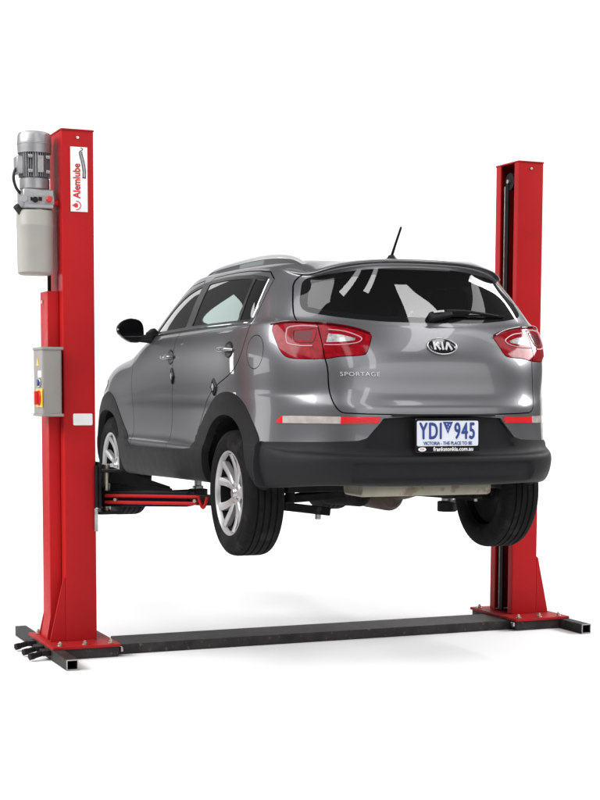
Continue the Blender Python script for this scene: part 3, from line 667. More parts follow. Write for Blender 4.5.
# ---------------------------------------------------------------- wheels
def make_wheel(parent):
    """outer face towards -x, axle centre at the origin"""
    w = empty('wheel', (0, 0, 0), 0, parent)
    Rt = .358
    prof = [(.232, -.095), (.240, -.104), (.262, -.1125), (.290, -.1155), (.315, -.113), (.334, -.106), (.346, -.097), (.352, -.087), (.3555, -.074)]
    for g in (-.056, -.019, .019, .056):
        prof += [(.3575, g-.006), (.3490, g-.0045), (.3490, g+.0045), (.3575, g+.006)]
    prof += [(.3555, .074), (.352, .087), (.346, .097), (.334, .106), (.315, .113), (.29, .1155), (.262, .1125), (.24, .104), (.232, .095)]
    prof[8:8] = []
    n = 216
    def mod(j, k, r):
        if j in (6, 7) or j in (len(prof)-8, len(prof)-7):
            if k % 3 == 0: return r-.0045
        return r
    MB().lathe(prof, axis='x', n=n, mod=mod).build('tyre', M['rubber'], w, sharp=28)
    MB().lathe([(.300, -.1145), (.302, -.1165), (.305, -.1145)], axis='x', n=96).build('sidewall_rib', M['rubber'], w)
    # rim: rolled lip, dropped barrel
    MB().lathe([(.228, -.096), (.238, -.099), (.2415, -.1045), (.2405, -.1075), (.235, -.108), (.2295, -.1035), (.2245, -.092), (.2225, -.080)], axis='x', n=96).build('rim', M['alloy'], w, sharp=50)
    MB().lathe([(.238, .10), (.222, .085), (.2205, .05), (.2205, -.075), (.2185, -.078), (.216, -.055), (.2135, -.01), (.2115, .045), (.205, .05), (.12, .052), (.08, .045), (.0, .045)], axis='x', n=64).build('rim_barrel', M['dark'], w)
    mb = MB()
    for k in range(5):
        c = PI/2+k*2*PI/5+R(9)
        for sd in (-1, 1):
            rows = []
            for i in range(9):
                t = i/8; r = .050+t*.172
                ang = c+sd*(R(7)+R(9.5)*t**1.2)
                hw = .0215+.006*t          # half width
                h = -.066-.030*t**.8+.012*math.sin(PI*t)        # front face height, dished towards the hub
                ro = Vector((0, math.cos(ang), math.sin(ang))); ta = Vector((0, -math.sin(ang), math.cos(ang)))
                bp_ = ro*r
                rows.append([bp_-ta*hw+Vector((h+.034, 0, 0)), bp_-ta*hw*.86+Vector((h+.006, 0, 0)), bp_-ta*hw*.45+Vector((h, 0, 0)), bp_+ta*hw*.45+Vector((h, 0, 0)),
                             bp_+ta*hw*.86+Vector((h+.006, 0, 0)), bp_+ta*hw+Vector((h+.034, 0, 0))])
            V = [p for row in rows for p in row]; F = []
            for i in range(8):
                for j in range(5): F.append((i*6+j, i*6+j+1, (i+1)*6+j+1, (i+1)*6+j))
            mb.add(V, F)
    mb.build('spokes', M['alloy'], w, sharp=30)
    hub = MB().lathe([(.0001, -.082), (.028, -.081), (.031, -.076), (.036, -.070), (.066, -.066), (.072, -.058), (.072, -.02)], axis='x', n=48).build('hub', M['alloy'], w)
    MB().lathe([(.0001, -.0865), (.024, -.0855), (.0275, -.0825), (.0275, -.078)], axis='x', n=32).build('hub_cap', M['satin'], w)
    for k in range(5):
        a = PI/2+(k+.5)*2*PI/5+R(9); c = (0, .050*math.cos(a), .050*math.sin(a))
        MB().cyl((-.060, c[1], c[2]), (-.0735, c[1], c[2]), .0105, n=6).build('wheel_nut', M['steel'], w, bevel=.001)
    MB().lathe([(.155, -.012), (.155, .012)], axis='x', n=48).lathe([(.07, -.012), (.155, -.012)], axis='x', n=48).lathe([(.07, .012), (.155, .012)], axis='x', n=48).build('brake_disc', M['steel'], w)
    MB().prism(round_poly([(.075, -.06), (.165, -.07), (.165, .07), (.075, .06)], .02), -.03, .04, lambda a, b, h: (h, a, b)).build('brake_caliper', M['dark'], w, bevel=.006)
    return w
wh = make_wheel(car)
def put_wheel(w, x, y, z, spin):
    w.location = (x, y, z); w.rotation_euler = (spin, 0, 0) if x < 0 else (spin, 0, PI)
put_wheel(wh, -.8025, 0, .352, R(4))
for x, y, z, spin in ((.8025, 0, .352, .5), (-.8025, 2.64, .384, R(-20)), (.8025, 2.64, .384, 1.1)):
    put_wheel(copy_tree(wh, car), x, y, z, spin)

# ---------------------------------------------------------------- underbody, wheel wells, suspension
mb = MB()
mb.span((-.60, -.80, .455), (.60, 3.25, .50)).span((-.84, .50, .43), (-.58, 2.2, .47)).span((.58, .50, .43), (.84, 2.2, .47))
mb.span((-.42, -.83, .45), (.42, .5, .62)).span((-.72, -.70, .45), (.72, -.42, .60)).span((-.25, .2, .40), (.25, 2.2, .47)).span((-.55, 2.3, .38), (.55, 3.2, .47))
mb.build('floor_pan', M['dark'], car, bevel=.02)
for s in (-1, 1):
    for yc, zc in ((.05, .40), (2.66, .41)):
        pts = []; V = []; F = []
        for i in range(25):
            t = .03*PI+i/24*.94*PI
            for x in (.52, .885): V.append((s*x, yc+.425*math.cos(t), zc+.40*math.sin(t)))
        for i in range(24): F.append((2*i, 2*i+1, 2*i+3, 2*i+2))
        n = len(V); V.append((s*.52, yc, zc)); F += [(2*i, 2*i+2, n) for i in range(24)]
        raw_mesh('wheel_well', V, F, M['dark'], car)
    # rear suspension
    mb = MB()
    mb.bar((s*.20, .10, .34), (s*.70, 0, .295), .09, .05, w2=.06, h2=.04).bar((s*.25, -.22, .35), (s*.70, -.08, .31), .06, .045).bar((s*.60, .55, .44), (s*.68, .05, .34), .06, .07)
    mb.cyl((s*.42, -.02, .33), (s*.42, -.02, .60), .055).cyl((s*.60, -.16, .30), (s*.56, -.12, .75), .028)
    mb.cyl((s*.62, 0, .352), (s*.76, 0, .352), .075).span((s*.28, -.32, .37), (s*.67, .25, .52))
    mb.build('suspension_arm', M['dark'], car, bevel=.006)
    coil = [(s*.42+.062*math.cos(t), -.02+.062*math.sin(t), .34+.012*t) for t in np.linspace(0, 10*PI*.68, 90)]
    MB().tube(coil, .0085, n=7).build('coil_spring', M['arm_black'], car)
    MB().tube(spline([(s*.66, .10, .36), (s*.55, .16, .33), (s*.40, .22, .37), (s*.30, .30, .44)], 6), .007, n=7).build('brake_hose', M['hose'], car)
    MB().cyl((s*.64, -.06, .318), (s*.64, -.06, .275), .013, n=8).build('bolt', M['steel'], car, bevel=.002)
    mb = MB().bar((s*.45, 2.56, .36), (s*.72, 2.64, .32), .10, .045).cyl((s*.6, 2.64, .384), (s*.76, 2.64, .384), .07)
    mb.cyl((s*.62, 2.62, .40), (s*.58, 2.60, .9), .05); mb.build('suspension_arm', M['dark'], car, bevel=.006)
mb = MB().span((-.30, -.28, .33), (.30, .20, .42)).cyl((-.22, -.30, .35), (-.22, .2, .33), .07).span((-.20, .12, .26), (.18, .38, .36))
mb.build('rear_subframe', M['dark'], car, bevel=.025)
mb = MB().bar((-.58, .02, .27), (-.26, .10, .225), .07, .05).cyl((-.32, .10, .24), (-.32, .10, .185), .016, n=12)
mb.build('suspension_arm', M['dark'], car, bevel=.006)
MB().cyl((-.32, .10, .23), (-.32, .10, .180), .018, n=10).build('bolt', M['steel'], car, bevel=.003)
# silencer box and exhaust pipe
mb = MB(); P = round_poly([(-.70, .362), (-.42, .362), (-.42, .46), (-.70, .46)], .045, 6)
mb.prism(P, -.385, .395, lambda a, b, h: (h, a, b))
sil = mb.build('silencer', M['muffler'], car, bevel=.012)
for a, b in ((-.33, -.703), (.345, -.703)): MB().cyl((a, b, .435), (a, b+.02, .435), .011, n=12).build('silencer_hole', M['dark'], sil)
MB().tube(spline([(.05, -.45, .38), (.10, -.1, .335), (.12, .4, .34), (.10, 1.5, .40)], 6), .035, n=14).build('exhaust_pipe', M['rust'], car)
MB().lathe([(.001, -.2), (.07, -.19), (.095, -.15), (.095, .15), (.07, .19), (.001, .2)], (.08, .12, .325), 'y', n=32).build('exhaust_resonator', M['rust'], car)
# mud flaps
for s in (-1, 1):
    mb = MB(); P = round_poly([(.70, .41), (.895, .41), (.915, .52), (.90, .66), (.74, .66), (.70, .50)], .03)
    mb.prism(P, -.415, -.400, lambda a, b, h: (s*a, h, b)); mb.build('mud_flap', M['trim'], car, bevel=.004)
# door mirrors
for s in (-1, 1):
    d = doors[(s, 'f')]
    V = []; F = []; nu_, nv_ = 32, 16
    def outline(t):                 # rear view of the shell: blunt on the car's side, pointed outwards
        c, q = math.cos(t), math.sin(t); e = lambda v, k: math.copysign(abs(v)**k, v)
        x = e(c, .55 if c < 0 else .95)*.094; z = e(q, .8)*.080
        z *= 1-.22*max(0, x/.094); return x, z+.006*(x/.094)
    for j in range(nv_+1):
        t = j/nv_; yy = -.045+.16*t; k = math.sqrt(max(0, 1-max(0, (t-.12)/.88)**2.2)); k = k*(1-.07*max(0, 1-t/.06)) if t < .06 else k
        for i in range(nu_):
            x, z = outline(2*PI*i/nu_); V.append((s*(1.030+x*(.25+.75*k)), 1.66+yy-.02*(x/.1), 1.322+z*max(k, .02)))
    for j in range(nv_):
        for i in range(nu_): F.append((j*nu_+i, j*nu_+(i+1) % nu_, (j+1)*nu_+(i+1) % nu_, (j+1)*nu_+i))
    F.append(tuple(range(nu_-1, -1, -1))); F.append(tuple(range(nv_*nu_, (nv_+1)*nu_)))
    mr = raw_mesh('mirror', V, F, M['gloss_black'], car, sharp=50)
    g = MB().prism([(1.030+outline(2*PI*i/nu_)[0]*.9, 1.322+outline(2*PI*i/nu_)[1]*.88) for i in range(nu_)], 1.6125, 1.618, lambda a, b, h: (s*a, h-.02*((a-1.030)/.1), b))
    g.build('mirror_glass', M['frit'], mr, flat=True)
    MB().bar((s*.97, 1.665, 1.270), (s*.875, 1.655, 1.270), .07, .045, w2=.10, h2=.06).bar((s*.90, 1.66, 1.285), (s*.852, 1.66, 1.325), .10, .05, w2=.09, h2=.05).build('mirror_arm', M['trim'], mr, bevel=.012)

# ---------------------------------------------------------------- cabin
wins = (f_gl, f_rgi, f_wi, f_arch_r, f_arch_f)
LV, LN, LF = HV, HN, HF
low = lambda V: .50-V[:, 2]
for f in (f_dlo, f_rg, f_wind): LV, LN, LF = cut(LV, LN, LF, f(LV))
C3 = LV[LF].mean(1)
keep = (f_dlo(C3) > 0) & (f_rg(C3) > 0) & (f_wind(C3) > 0) & (f_arch_r(C3) > -.0) & (f_arch_f(C3) > -.0) & (C3[:, 2] > .58) & (C3[:, 1] < 2.15) & (f_spoil(C3) > 0)
F = LF[keep]; us, inv = np.unique(F, return_inverse=True); F = inv.reshape(-1, 3)
VV = LV[us]-LN[us]*.03; n = len(VV)
raw_mesh('cabin_lining', np.concatenate([VV, VV*[-1, 1, 1]]), [tuple(f[::-1]) for f in F]+[tuple(k+n for k in f) for f in F], M['lining'], car)
MB().span((-.78, -.6, .62), (.78, 2.1, .66)).span((-.70, 1.75, .66), (.70, 2.15, 1.12)).span((-.74, 1.60, .98), (.74, 2.1, 1.14)).build('dashboard', M['lining'], car, bevel=.03)
def seat(x, y, w, zt, name='seat', heads=(0,), rake=.22):
    st = MB().prism(round_poly([(y+.50, .78), (y+.52, .92), (y+.02, .88), (y-.0, .75)], .05), x-w/2, x+w/2, lambda a, b, h: (h, a, b)).build(name, M['seat'], car, bevel=.03)
    MB().prism(round_poly([(y+.08, .84), (y+.10-rake, zt), (y-.03-rake, zt), (y-.07, .84)], .05), x-w/2, x+w/2, lambda a, b, h: (h, a, b)).build('backrest', M['seat'], st, bevel=.04)
    for hx in heads:
        MB().prism(round_poly([(x+hx-.115, zt+.03), (x+hx+.115, zt+.03), (x+hx+.095, zt+.19), (x+hx-.095, zt+.19)], .05), y-.04-rake, y+.07-rake, lambda a, b, h: (a, h, b)).cyl((x+hx-.06, y-rake+.02, zt-.04), (x+hx-.06, y-rake+.02, zt+.06), .007).cyl((x+hx+.06, y-rake+.02, zt-.04), (x+hx+.06, y-rake+.02, zt+.06), .007).build('headrest', M['seat'], st, bevel=.02)
seat(-.36, 1.02, .52, 1.38); seat(.34, 1.02, .50, 1.38); seat(0, .16, 1.36, 1.34, 'rear_bench', (-.44, .46), .20)
MB().tube([(.36+.18*math.cos(t), 1.52+.07*math.sin(t), 1.13+.165*math.sin(t)) for t in np.linspace(0, 2*PI, 33)], .014, n=8).build('steering_wheel', M['lining'], car)
MB().span((-.70, -.50, .66), (.70, -.12, .80)).build('boot_floor', M['lining'], car, bevel=.03)
rp, rn_ = on_top(0, 1.38); MB().bar((-.12, 1.50, 1.555), (.12, 1.50, 1.555), .03, .065).bar((0, 1.5, 1.58), (0, 1.44, 1.64), .02, .02).build('cabin_mirror', M['lining'], car, bevel=.01)
# ---------------------------------------------------------------- the two-post lift
LH = 3.1214; LY = .8669; LX = 1.6449; CW = .1943; CD = .2999
lift = empty('vehicle_lift', (0, LY, 0))
tag(lift, 'red two-post lift with grey motor unit, black arms and black floor beam, carrying the SUV', 'car lift')
# local axes: y = 0 at the front faces of the columns
def make_column(sg):
    col = MB()
    x = lambda a: sg*(LX-a)            # a grows inwards from the outer face
    outer = [(0, 0), (CW, 0), (CW, .052), (CW-.008, .052), (CW-.008, .008), (.008, .008), (.008, CD-.008), (CW-.008, CD-.008), (CW-.008, CD-.068), (CW, CD-.068), (CW, CD), (0, CD)]
    big = {0, 1, 10, 11}; P = []
    for i, p in enumerate(outer):
        if i in big:
            q, a, b = Vector(p), Vector(outer[i-1]), Vector(outer[(i+1) % 12]); s, e = q+(a-q).normalized()*.010, q+(b-q).normalized()*.010
            P += [tuple(s*(1-t)**2+q*2*t*(1-t)+e*t*t) for t in (0, .25, .5, .75, 1)]
        else: P.append(p)
    col.prism(P, .082, LH-.006, lambda a, b, h: (x(a), b, h))
    c = col.build('column', M['red_paint'], lift, sharp=25)
    MB().prism(round_poly([(-.004, -.005), (CW+.004, -.005), (CW+.004, CD+.005), (-.004, CD+.005)], .012), LH-.006, LH+.004, lambda a, b, h: (x(a), b, h)).build('cap_plate', M['red_dull'], c, flat=True, bevel=.002)
    mb = MB().cyl((x(CW/2), .002, LH-.045), (x(CW/2), -.006, LH-.045), .010, n=6); mb.build('bolt', M['bolt'], c, bevel=.0015)
    # base plate on the floor frame
    MB().prism(round_poly([(-.135, -.215), (.285, -.215), (.285, .42), (-.135, .42)], .012), .064, .080, lambda a, b, h: (x(a), b, h)).build('base_plate', M['red_dull'], c, flat=True, bevel=.002)
    for a, b in ((-.075, -.165), (.075, -.165), (.235, -.165), (-.085, .36), (.24, .36)):
        m = MB().cyl((x(a), b, .080), (x(a), b, .084), .019, n=20).cyl((x(a), b, .084), (x(a), b, .098), .013, n=6).cyl((x(a), b, .098), (x(a), b, .106), .007, n=10)
        m.build('anchor_bolt', M['bolt'], c, bevel=.001)
    # gusset wings on the outer side
    for yy in (.002, CD-.012):
        g = MB().prism([(0, .081), (0, .47), (-.012, .46), (-.092, .10), (-.092, .081)], yy, yy+.010, lambda a, b, h: (x(a), h, b))
        g.build('gusset', M['red_paint'], c, flat=True, bevel=.0015)
    # chain, cylinder and pulley inside the slot
    MB().cyl((x(.085), .165, .082), (x(.085), .165, LH-.16), .032, n=20).build('lift_cylinder', M['arm_black'], c)
    MB().bar((x(CW-.03), .185, .085), (x(CW-.03), .185, LH-.10), .030, .014, up=(1, 0, 0)).build('chain', M['arm_black'], c)
    MB().cyl((x(CW-.035), .232, .085), (x(CW-.035), .232, LH-.14), .006, n=10).build('cable', M['steel'], c)
    MB().lathe([(.001, -.016), (.058, -.016), (.058, -.010), (.046, -.004), (.046, .004), (.058, .010), (.058, .016), (.001, .016)], (x(CW-.045), .165, LH-.115), 'x', n=32).build('pulley', M['arm_black'], c)
    MB().cyl((x(.02), .165, LH-.115), (x(CW-.012), .165, LH-.115), .014, n=16).build('pulley_pin', M['steel'], c)
    # carriage riding in the slot
    cz = 1.04
    m = MB().span((x(CW-.02), .058, cz-.42), (x(CW+.012), CD-.075, cz+.30)); m.span((x(CW+.010), -.02, cz-.16), (x(CW+.030), CD+.02, cz+.12))
    cg = m.build('carriage', M['arm_black'], lift, bevel=.005)
    for zz in (cz+.055, cz-.20): 
        MB().span((x(CW+.02), .0, zz), (x(CW+.17), CD, zz+.016)).build('carriage_plate', M['arm_black'], cg, bevel=.003)
    MB().span((x(CW+.005), -.030, cz-.155), (x(CW-.012), -.004, cz+.10)).build('carriage_lug', M['arm_black'], cg, bevel=.004)
    MB().bar((x(CW-.004), -.012, cz-.16), (x(CW-.004), -.012, cz-.30), .014, .022, up=(1, 0, 0)).build('safety_latch', M['steel'], cg, bevel=.003)
    return c, cg, x, cz
C = {}
for sg in (-1, 1): C[sg] = make_column(sg)
C[-1][0]['label'] = 'red column carrying the grey motor, oil tank and switch box'; C[1][0]['label'] = 'plain red column with an open slot, chain and pulley'

ca, sa = math.cos(YAWC), math.sin(YAWC)
def car2lift(x, y, z): return Vector((x*ca-y*sa, x*sa+y*ca-LY, z+Z0))
def make_arm(sg, tgt, piv_y, z0, z1, padz, guard):
    """a two-piece swing arm from the carriage to a lifting point under the sill"""
    col, cg, x, cz = C[sg]
    piv = Vector((x(CW+.10), piv_y, 0)); t = car2lift(*tgt)
    d = Vector((t.x-piv.x, t.y-piv.y, 0)); L = d.length; d.normalize(); n = Vector((-d.y, d.x, 0))
    def P(s, o, z): return piv+d*s+n*o+Vector((0, 0, z))
    am = MB(); am.bar(P(-.03, 0, z0), P(L*.66, 0, z1), .105, .095, h2=.088)
    arm = am.build('lift_arm', M['arm_black'], lift, bevel=.006)
    MB().bar(P(L*.5, 0, z1-.003), P(L+.03, 0, z1-.004), .080, .062).cyl(P(L, 0, z1-.035), P(L, 0, z1+.03), .062, n=28).build('arm_extension', M['arm_black'], arm, bevel=.005)
    MB().cyl(P(0, 0, cz-.20), P(0, 0, cz+.10), .026, n=20).build('pivot_pin', M['bolt'], arm, bevel=.003)
    pz = padz+Z0
    MB().cyl(P(L, 0, z1+.028), P(L, 0, pz-.03), .024, n=20).cyl(P(L, 0, z1+.028), P(L, 0, z1+.05), .036, n=24).build('pad_post', M['steel'], arm, bevel=.002)
    MB().cyl(P(L, 0, pz-.03), P(L, 0, pz), .055, .060, n=28).build('lift_pad', M['rubber'], arm, bevel=.004)
    if guard:
        side_ = 1 if (n.y < 0) else -1
        rods = MB()
        for dz in (.022, -.018):
            pts = [P(s, side_*(.053+.022), z0+(z1-z0)*s/L+dz) for s in np.linspace(.03, L*.74, 14)]
            rods.tube(pts, .0105, n=8)
        e = L*.74; zz = z0+(z1-z0)*.74
        hook = [P(e+.09*math.sin(a)*.55, side_*.075, zz-.006-.034*math.sin(a)) for a in np.linspace(0, PI, 9)]
        rods.tube([P(e, side_*.075, zz+.022)]+[P(e+.012+.055*k/8, side_*.075, zz+.022-.065*math.sin(PI*k/8)) for k in range(9)], .0095, n=8)
        rods.build('foot_guard', M['red_paint'], arm)
        for s in (.10, .62):
            MB().cyl(P(s, side_*.05, z0-.002+(z1-z0)*s/L), P(s, side_*.088, z0-.002+(z1-z0)*s/L), .011, n=8).build('guard_bolt', M['bolt'], arm)
    return arm
# rear arms carry the red foot guards on the side towards the viewer
make_arm(-1, (-.715, .43, 0), .135, .930, .940, .430, True)
make_arm(1, (.715, .47, 0), .135, .865, .87, .425, False)
for sg in (-1, 1):
    x = C[sg][2]
    tx = -.70 if sg < 0 else .72
    a = make_arm(sg, (tx, 1.22 if sg < 0 else 1.45, 0), .17, 1.02, .930, .440, False)
    piv = Vector((x(CW+.10), .17, 0)); t = car2lift(tx, 1.22 if sg < 0 else 1.45, 0)
    d = (Vector((t.x, t.y, 0))-piv)
    MB().bar(piv+Vector((0, 0, 1.075)), piv+d*.66+Vector((0, 0, .965)), .15, .10, w2=.07, h2=.04).build('arm_web', M['arm_black'], a, bevel=.006)

# floor beam and the outrigger rails of the base
mb = MB(); mb.prism([(-1.36, -.13), (1.42, -.13), (1.37, .20), (-1.31, .20)], .004, .062)
fb = mb.build('floor_beam', M['frame_black'], lift, flat=True, bevel=.004)
for sg in (-1, 1):
    x = C[sg][2]
    r = MB(); xa, xb = x(-.135), x(-.065)
    y0, y1 = (-.55, .80) if sg < 0 else (-.47, .70)
    # square tube, open at the ends
    for p, q in (((xa, y0, .058), (xb, y1, .064)), ((xa, y0, .002), (xb, y1, .008)), ((xa, y0, .008), (xa+(.006 if xb > xa else -.006), y1, .058)), ((xb, y0, .008), (xb-(.006 if xb > xa else -.006), y1, .058))):
        r.span(p, q)
    ra = r.build('base_rail', M['frame_black'], lift, flat=True, bevel=.0015)
    # bright cut end
    e = MB()
    for p, q in (((xa, y0-.002, .058), (xb, y0, .064)), ((xa, y0-.002, .002), (xb, y0, .008)), ((xa, y0-.002, .008), (xa+(.006 if xb > xa else -.006), y0, .058)), ((xb, y0-.002, .008), (xb-(.006 if xb > xa else -.006), y0, .058))): e.span(p, q)
    e.build('rail_end', M['steel'], ra, flat=True)
    c = MB().span((x(-.064), -.20, .004), (x(.275), .40, .062)).build('base_frame', M['frame_black'], lift, bevel=.003)
    MB().span((x(.285), -.205, .03), (x(.30), -.17, .058)).build('joint_bracket', M['steel'], c, bevel=.003)
x = C[-1][2]
for yy in (.24, .03, -.14):
    c = MB().span((x(-.137), yy-.045, .028), (x(-.185), yy+.045, .060)).cyl((x(-.16), yy, .044), (x(-.245), yy-.03, .030), .017, n=14)
    c = c.build('hose_coupling', M['arm_black'], lift, bevel=.004)
    MB().cyl((x(-.235), yy-.026, .031), (x(-.262), yy-.036, .028), .022, n=6).build('coupling_nut', M['arm_black'], c, bevel=.002)

# outer duct on the left column
d = MB().prism(round_poly([(-.072, .085), (-.001, .085), (-.001, .27), (-.072, .27)], .006), .082, 2.18, lambda a, b, h: (x(a), b, h)).build('cylinder_cover', M['red_paint'], lift, sharp=25)
MB().cyl((x(-.072), .20, 2.12), (x(-.080), .20, 2.12), .012, n=6).build('bolt', M['bolt'], d)
MB().prism([(-.072, .081), (-.072, .22), (-.092, .10), (-.092, .081)], .085, .25, lambda a, b, h: (x(a), h, b)).build('cover_foot', M['red_paint'], d, flat=True)
MB().cyl((x(-.035), .19, 2.178), (x(-.035), .19, 2.30), .011, n=14).build('oil_pipe', M['arm_black'], lift)

# hydraulic power unit: motor, valve block, oil tank
mx, my = -1.775, .135
pu = MB().box((mx+.005, my, 2.715), (.185, .17, .115)).build('valve_block', M['motor'], lift, bevel=.008)
tk = MB(); prof = [(.0, 2.275), (.085, 2.275), (.100, 2.288), (.1015, 2.33), (.1035, 2.55), (.1055, 2.556), (.1055, 2.568), (.1035, 2.574), (.1035, 2.635), (.098, 2.650), (.0, 2.652)]
V = []; n = 48
def sq(t, r): 
    c, s = math.cos(t), math.sin(t); k = (abs(c)**3.2+abs(s)**3.2)**(-1/3.2); return r*c*k, r*s*k
for r, h in prof:
    for k in range(n): a, b = sq(2*PI*k/n, max(r, .0005)); V.append((mx+a, my+b, h))
tk.add(V, [(j*n+k, j*n+(k+1) % n, (j+1)*n+(k+1) % n, (j+1)*n+k) for j in range(len(prof)-1) for k in range(n)])
tank = tk.build('oil_tank', M['tank'], lift, sharp=40)
MB().cyl((mx-.085, my-.03, 2.63), (mx-.125, my-.05, 2.672), .020, n=14).build('filler_cap', M['hose'], tank, bevel=.003)
MB().lathe([(.001, 2.652), (.075, 2.652), (.075, 2.66), (.001, 2.66)], (mx+.01, my, 0)).build('tank_collar', M['motor'], tank)
mo = MB().lathe([(.001, 2.772), (.080, 2.772), (.088, 2.778), (.088, 2.835), (.078, 2.842), (.074, 2.85), (.074, 2.99), (.001, 2.99)], (mx, my, 0), n=48).build('motor', M['motor'], lift)
f = MB()
for k in range(40):
    t = 2*PI*k/40
    f.bar((mx+.070*math.cos(t), my+.070*math.sin(t), 2.92), (mx+.093*math.cos(t), my+.093*math.sin(t), 2.92), .0035, .15, up=(0, 0, 1))
f.build('cooling_fins', M['motor'], mo, flat=True)
MB().lathe([(.097, 2.985), (.0985, 2.985), (.1, 3.035), (.102, 3.037), (.102, 3.042), (.1, 3.044), (.099, 3.085), (.092, 3.103), (.075, 3.110), (.001, 3.111)], (mx, my, 0), n=48).build('fan_cowl', M['motor'], mo)
tb = MB().span((mx-.115, my-.05, 2.86), (mx-.075, my+.05, 2.965)).build('terminal_box', M['motor'], mo, bevel=.006)
for px, py, pz in ((-.045, -.085, 2.96), (-.045, -.085, 2.875), (.062, -.072, 2.96), (.062, -.072, 2.875)):
    MB().box((mx+px, my+py, pz), (.026, .022, .020)).cyl((mx+px, my+py-.008, pz), (mx+px, my+py-.017, pz), .006, n=6).build('motor_lug', M['motor'], mo, bevel=.003)
MB().bar((mx+.015, my-.0955, 2.868), (mx+.015, my-.0955, 2.965), .035, .006, up=(0, 1, 0)).build('rating_plate', M['dull_plate'], mo, bevel=.001)
pts = spline([(mx-.10, my-.02, 2.90), (mx-.125, my-.03, 2.875), (mx-.132, my-.03, 2.83), (mx-.115, my-.02, 2.78), (mx-.085, my, 2.75)], 6)
MB().tube(pts, .009, n=10).build('motor_cable', M['hose'], mo)
lbl = MB().prism([(mx-.06, 2.685), (mx+.095, 2.685), (mx+.095, 2.735), (mx-.06, 2.735)], my-.0875, my-.085, lambda a, b, h: (a, h, b)).build('block_label', M['dull_plate'], pu, flat=True)
MB().cyl((mx-.018, my-.087, 2.708), (mx-.018, my-.096, 2.708), .017, n=20).build('port_plug', M['arm_black'], pu, bevel=.002)
MB().cyl((mx-.085, my-.080, 2.71), (mx-.085, my-.094, 2.71), .022, n=6).build('port_plug', M['motor'], pu, bevel=.002)
MB().box((mx+.012, my-.089, 2.714), (.020, .004, .022)).build('symbol', M['arm_black'], pu, flat=True)
MB().box((mx-.040, my-.089, 2.712), (.012, .004, .020)).build('symbol', M['arm_black'], pu, flat=True)
MB().lathe([(.001, -.03), (.014, -.03), (.017, -.026), (.017, -.010), (.010, -.006), (.010, .0)], (mx+.062, my-.0875, 2.712), 'y', n=24).build('release_knob', M['red_knob'], pu)
MB().cyl((mx+.10, my-.03, 2.70), (mx+.135, my-.03, 2.70), .020, n=16).build('pressure_valve', M['red_knob'], pu, bevel=.003)

# switch box
bx0, bx1, by0, by1 = -1.790, -1.672, -.075, .155
sb = MB().prism(round_poly([(bx0, by0), (bx1, by0), (bx1, by1), (bx0, by1)], .014), 1.452, 1.828, lambda a, b, h: (a, b, h)).build('switch_box', M['box_grey'], lift, sharp=30)
for z0, z1 in ((1.436, 1.452), (1.828, 1.844)):
    MB().prism(round_poly([(bx0-.006, by0-.006), (bx1+.012, by0-.006), (bx1+.012, by1+.006), (bx0-.006, by1+.006)], .014), z0, z1, lambda a, b, h: (a, b, h)).build('box_flange', M['box_grey'], sb, flat=True, bevel=.003)
MB().span((bx1, by0+.03, 1.46), (x(-.074)+.02, by1-.02, 1.82)).build('box_bracket', M['red_dull'], sb)
yk = -.005
MB().span((bx0-.004, yk-.075, 1.49), (bx0, yk+.075, 1.60)).build('switch_plate', M['yellow'], sb, bevel=.001)
MB().cyl((bx0-.004, yk, 1.545), (bx0-.012, yk, 1.545), .045, n=28).span((bx0-.034, yk-.012, 1.505), (bx0-.010, yk+.012, 1.585)).build('main_switch', M['red_knob'], sb, bevel=.003)
MB().cyl((bx0-.001, yk-.01, 1.635), (bx0-.020, yk-.01, 1.635), .019, n=20).build('push_button', M['plate_blue'], sb, bevel=.003)
MB().cyl((bx0-.001, yk-.01, 1.635), (bx0-.008, yk-.01, 1.635), .026, n=20).build('button_ring', M['satin'], sb, bevel=.002)
MB().span((bx0-.003, yk-.05, 1.665), (bx0, yk+.03, 1.705)).build('box_label', M['white_ink'], sb, flat=True)
MB().prism([(-.03, 1.735), (.03, 1.735), (0, 1.785)], bx0-.003, bx0, lambda a, b, h: (h, a+yk+.04, b)).build('warning_sign', M['yellow'], sb, flat=True)

# maker's sticker on the left column, reading upwards
c = C[-1][0]
sx0, sx1, sz0, sz1 = -1.592, -1.4895, 2.645, 3.022
st = MB().prism([(sx0, sz0), (sx1, sz0), (sx1, sz1), (sx0, sz1)], -.0022, -.0004, lambda a, b, h: (a, h, b)).build('sticker', M['white_ink'], lift, flat=True)
V, F = text_mesh('Alemlube', .060, .0003, align='LEFT', sx=.88)
mb = MB()
for dx, dz in ((0, 0), (.0019, 0), (-.0019, 0), (0, .0019), (0, -.0019)):
    mb.add([(-1.553-b+dx, -.0030-cc-.00005*(dx > 0), sz0+.078+a+dz) for a, b, cc in V], F)
mb.build('sticker_lettering', M['red_ink'], st, flat=True)
drop = [(.000, .052), (.006, .040), (.0125, .031), (.0135, .023), (.009, .016), (.0, .0135), (-.009, .016), (-.0135, .023), (-.0125, .031), (-.006, .040)]
mb = MB().prism([(-1.566-b+.032, sz0+.036+a) for a, b in [(p, q) for p, q in drop]], -.0036, -.0022, lambda a, b, h: (a, h, b))
arc = [(.022*math.cos(t), .022*math.sin(t)) for t in np.linspace(R(100), R(-100), 14)]; arc2 = [(.027*math.cos(t), .027*math.sin(t)) for t in np.linspace(R(-100), R(100), 14)]
mb.prism([(-1.556+a*1.0, sz0+.036+b) for a, b in arc+arc2], -.0036, -.0022, lambda a, b, h: (a, h, b))
mb.build('drop_emblem', M['red_ink'], st, flat=True)
hp = spline([(-1.506, sz0+.195), (-1.505, sz0+.235), (-1.512, sz0+.285), (-1.524, sz0+.33), (-1.526, sz0+.350)], 8)
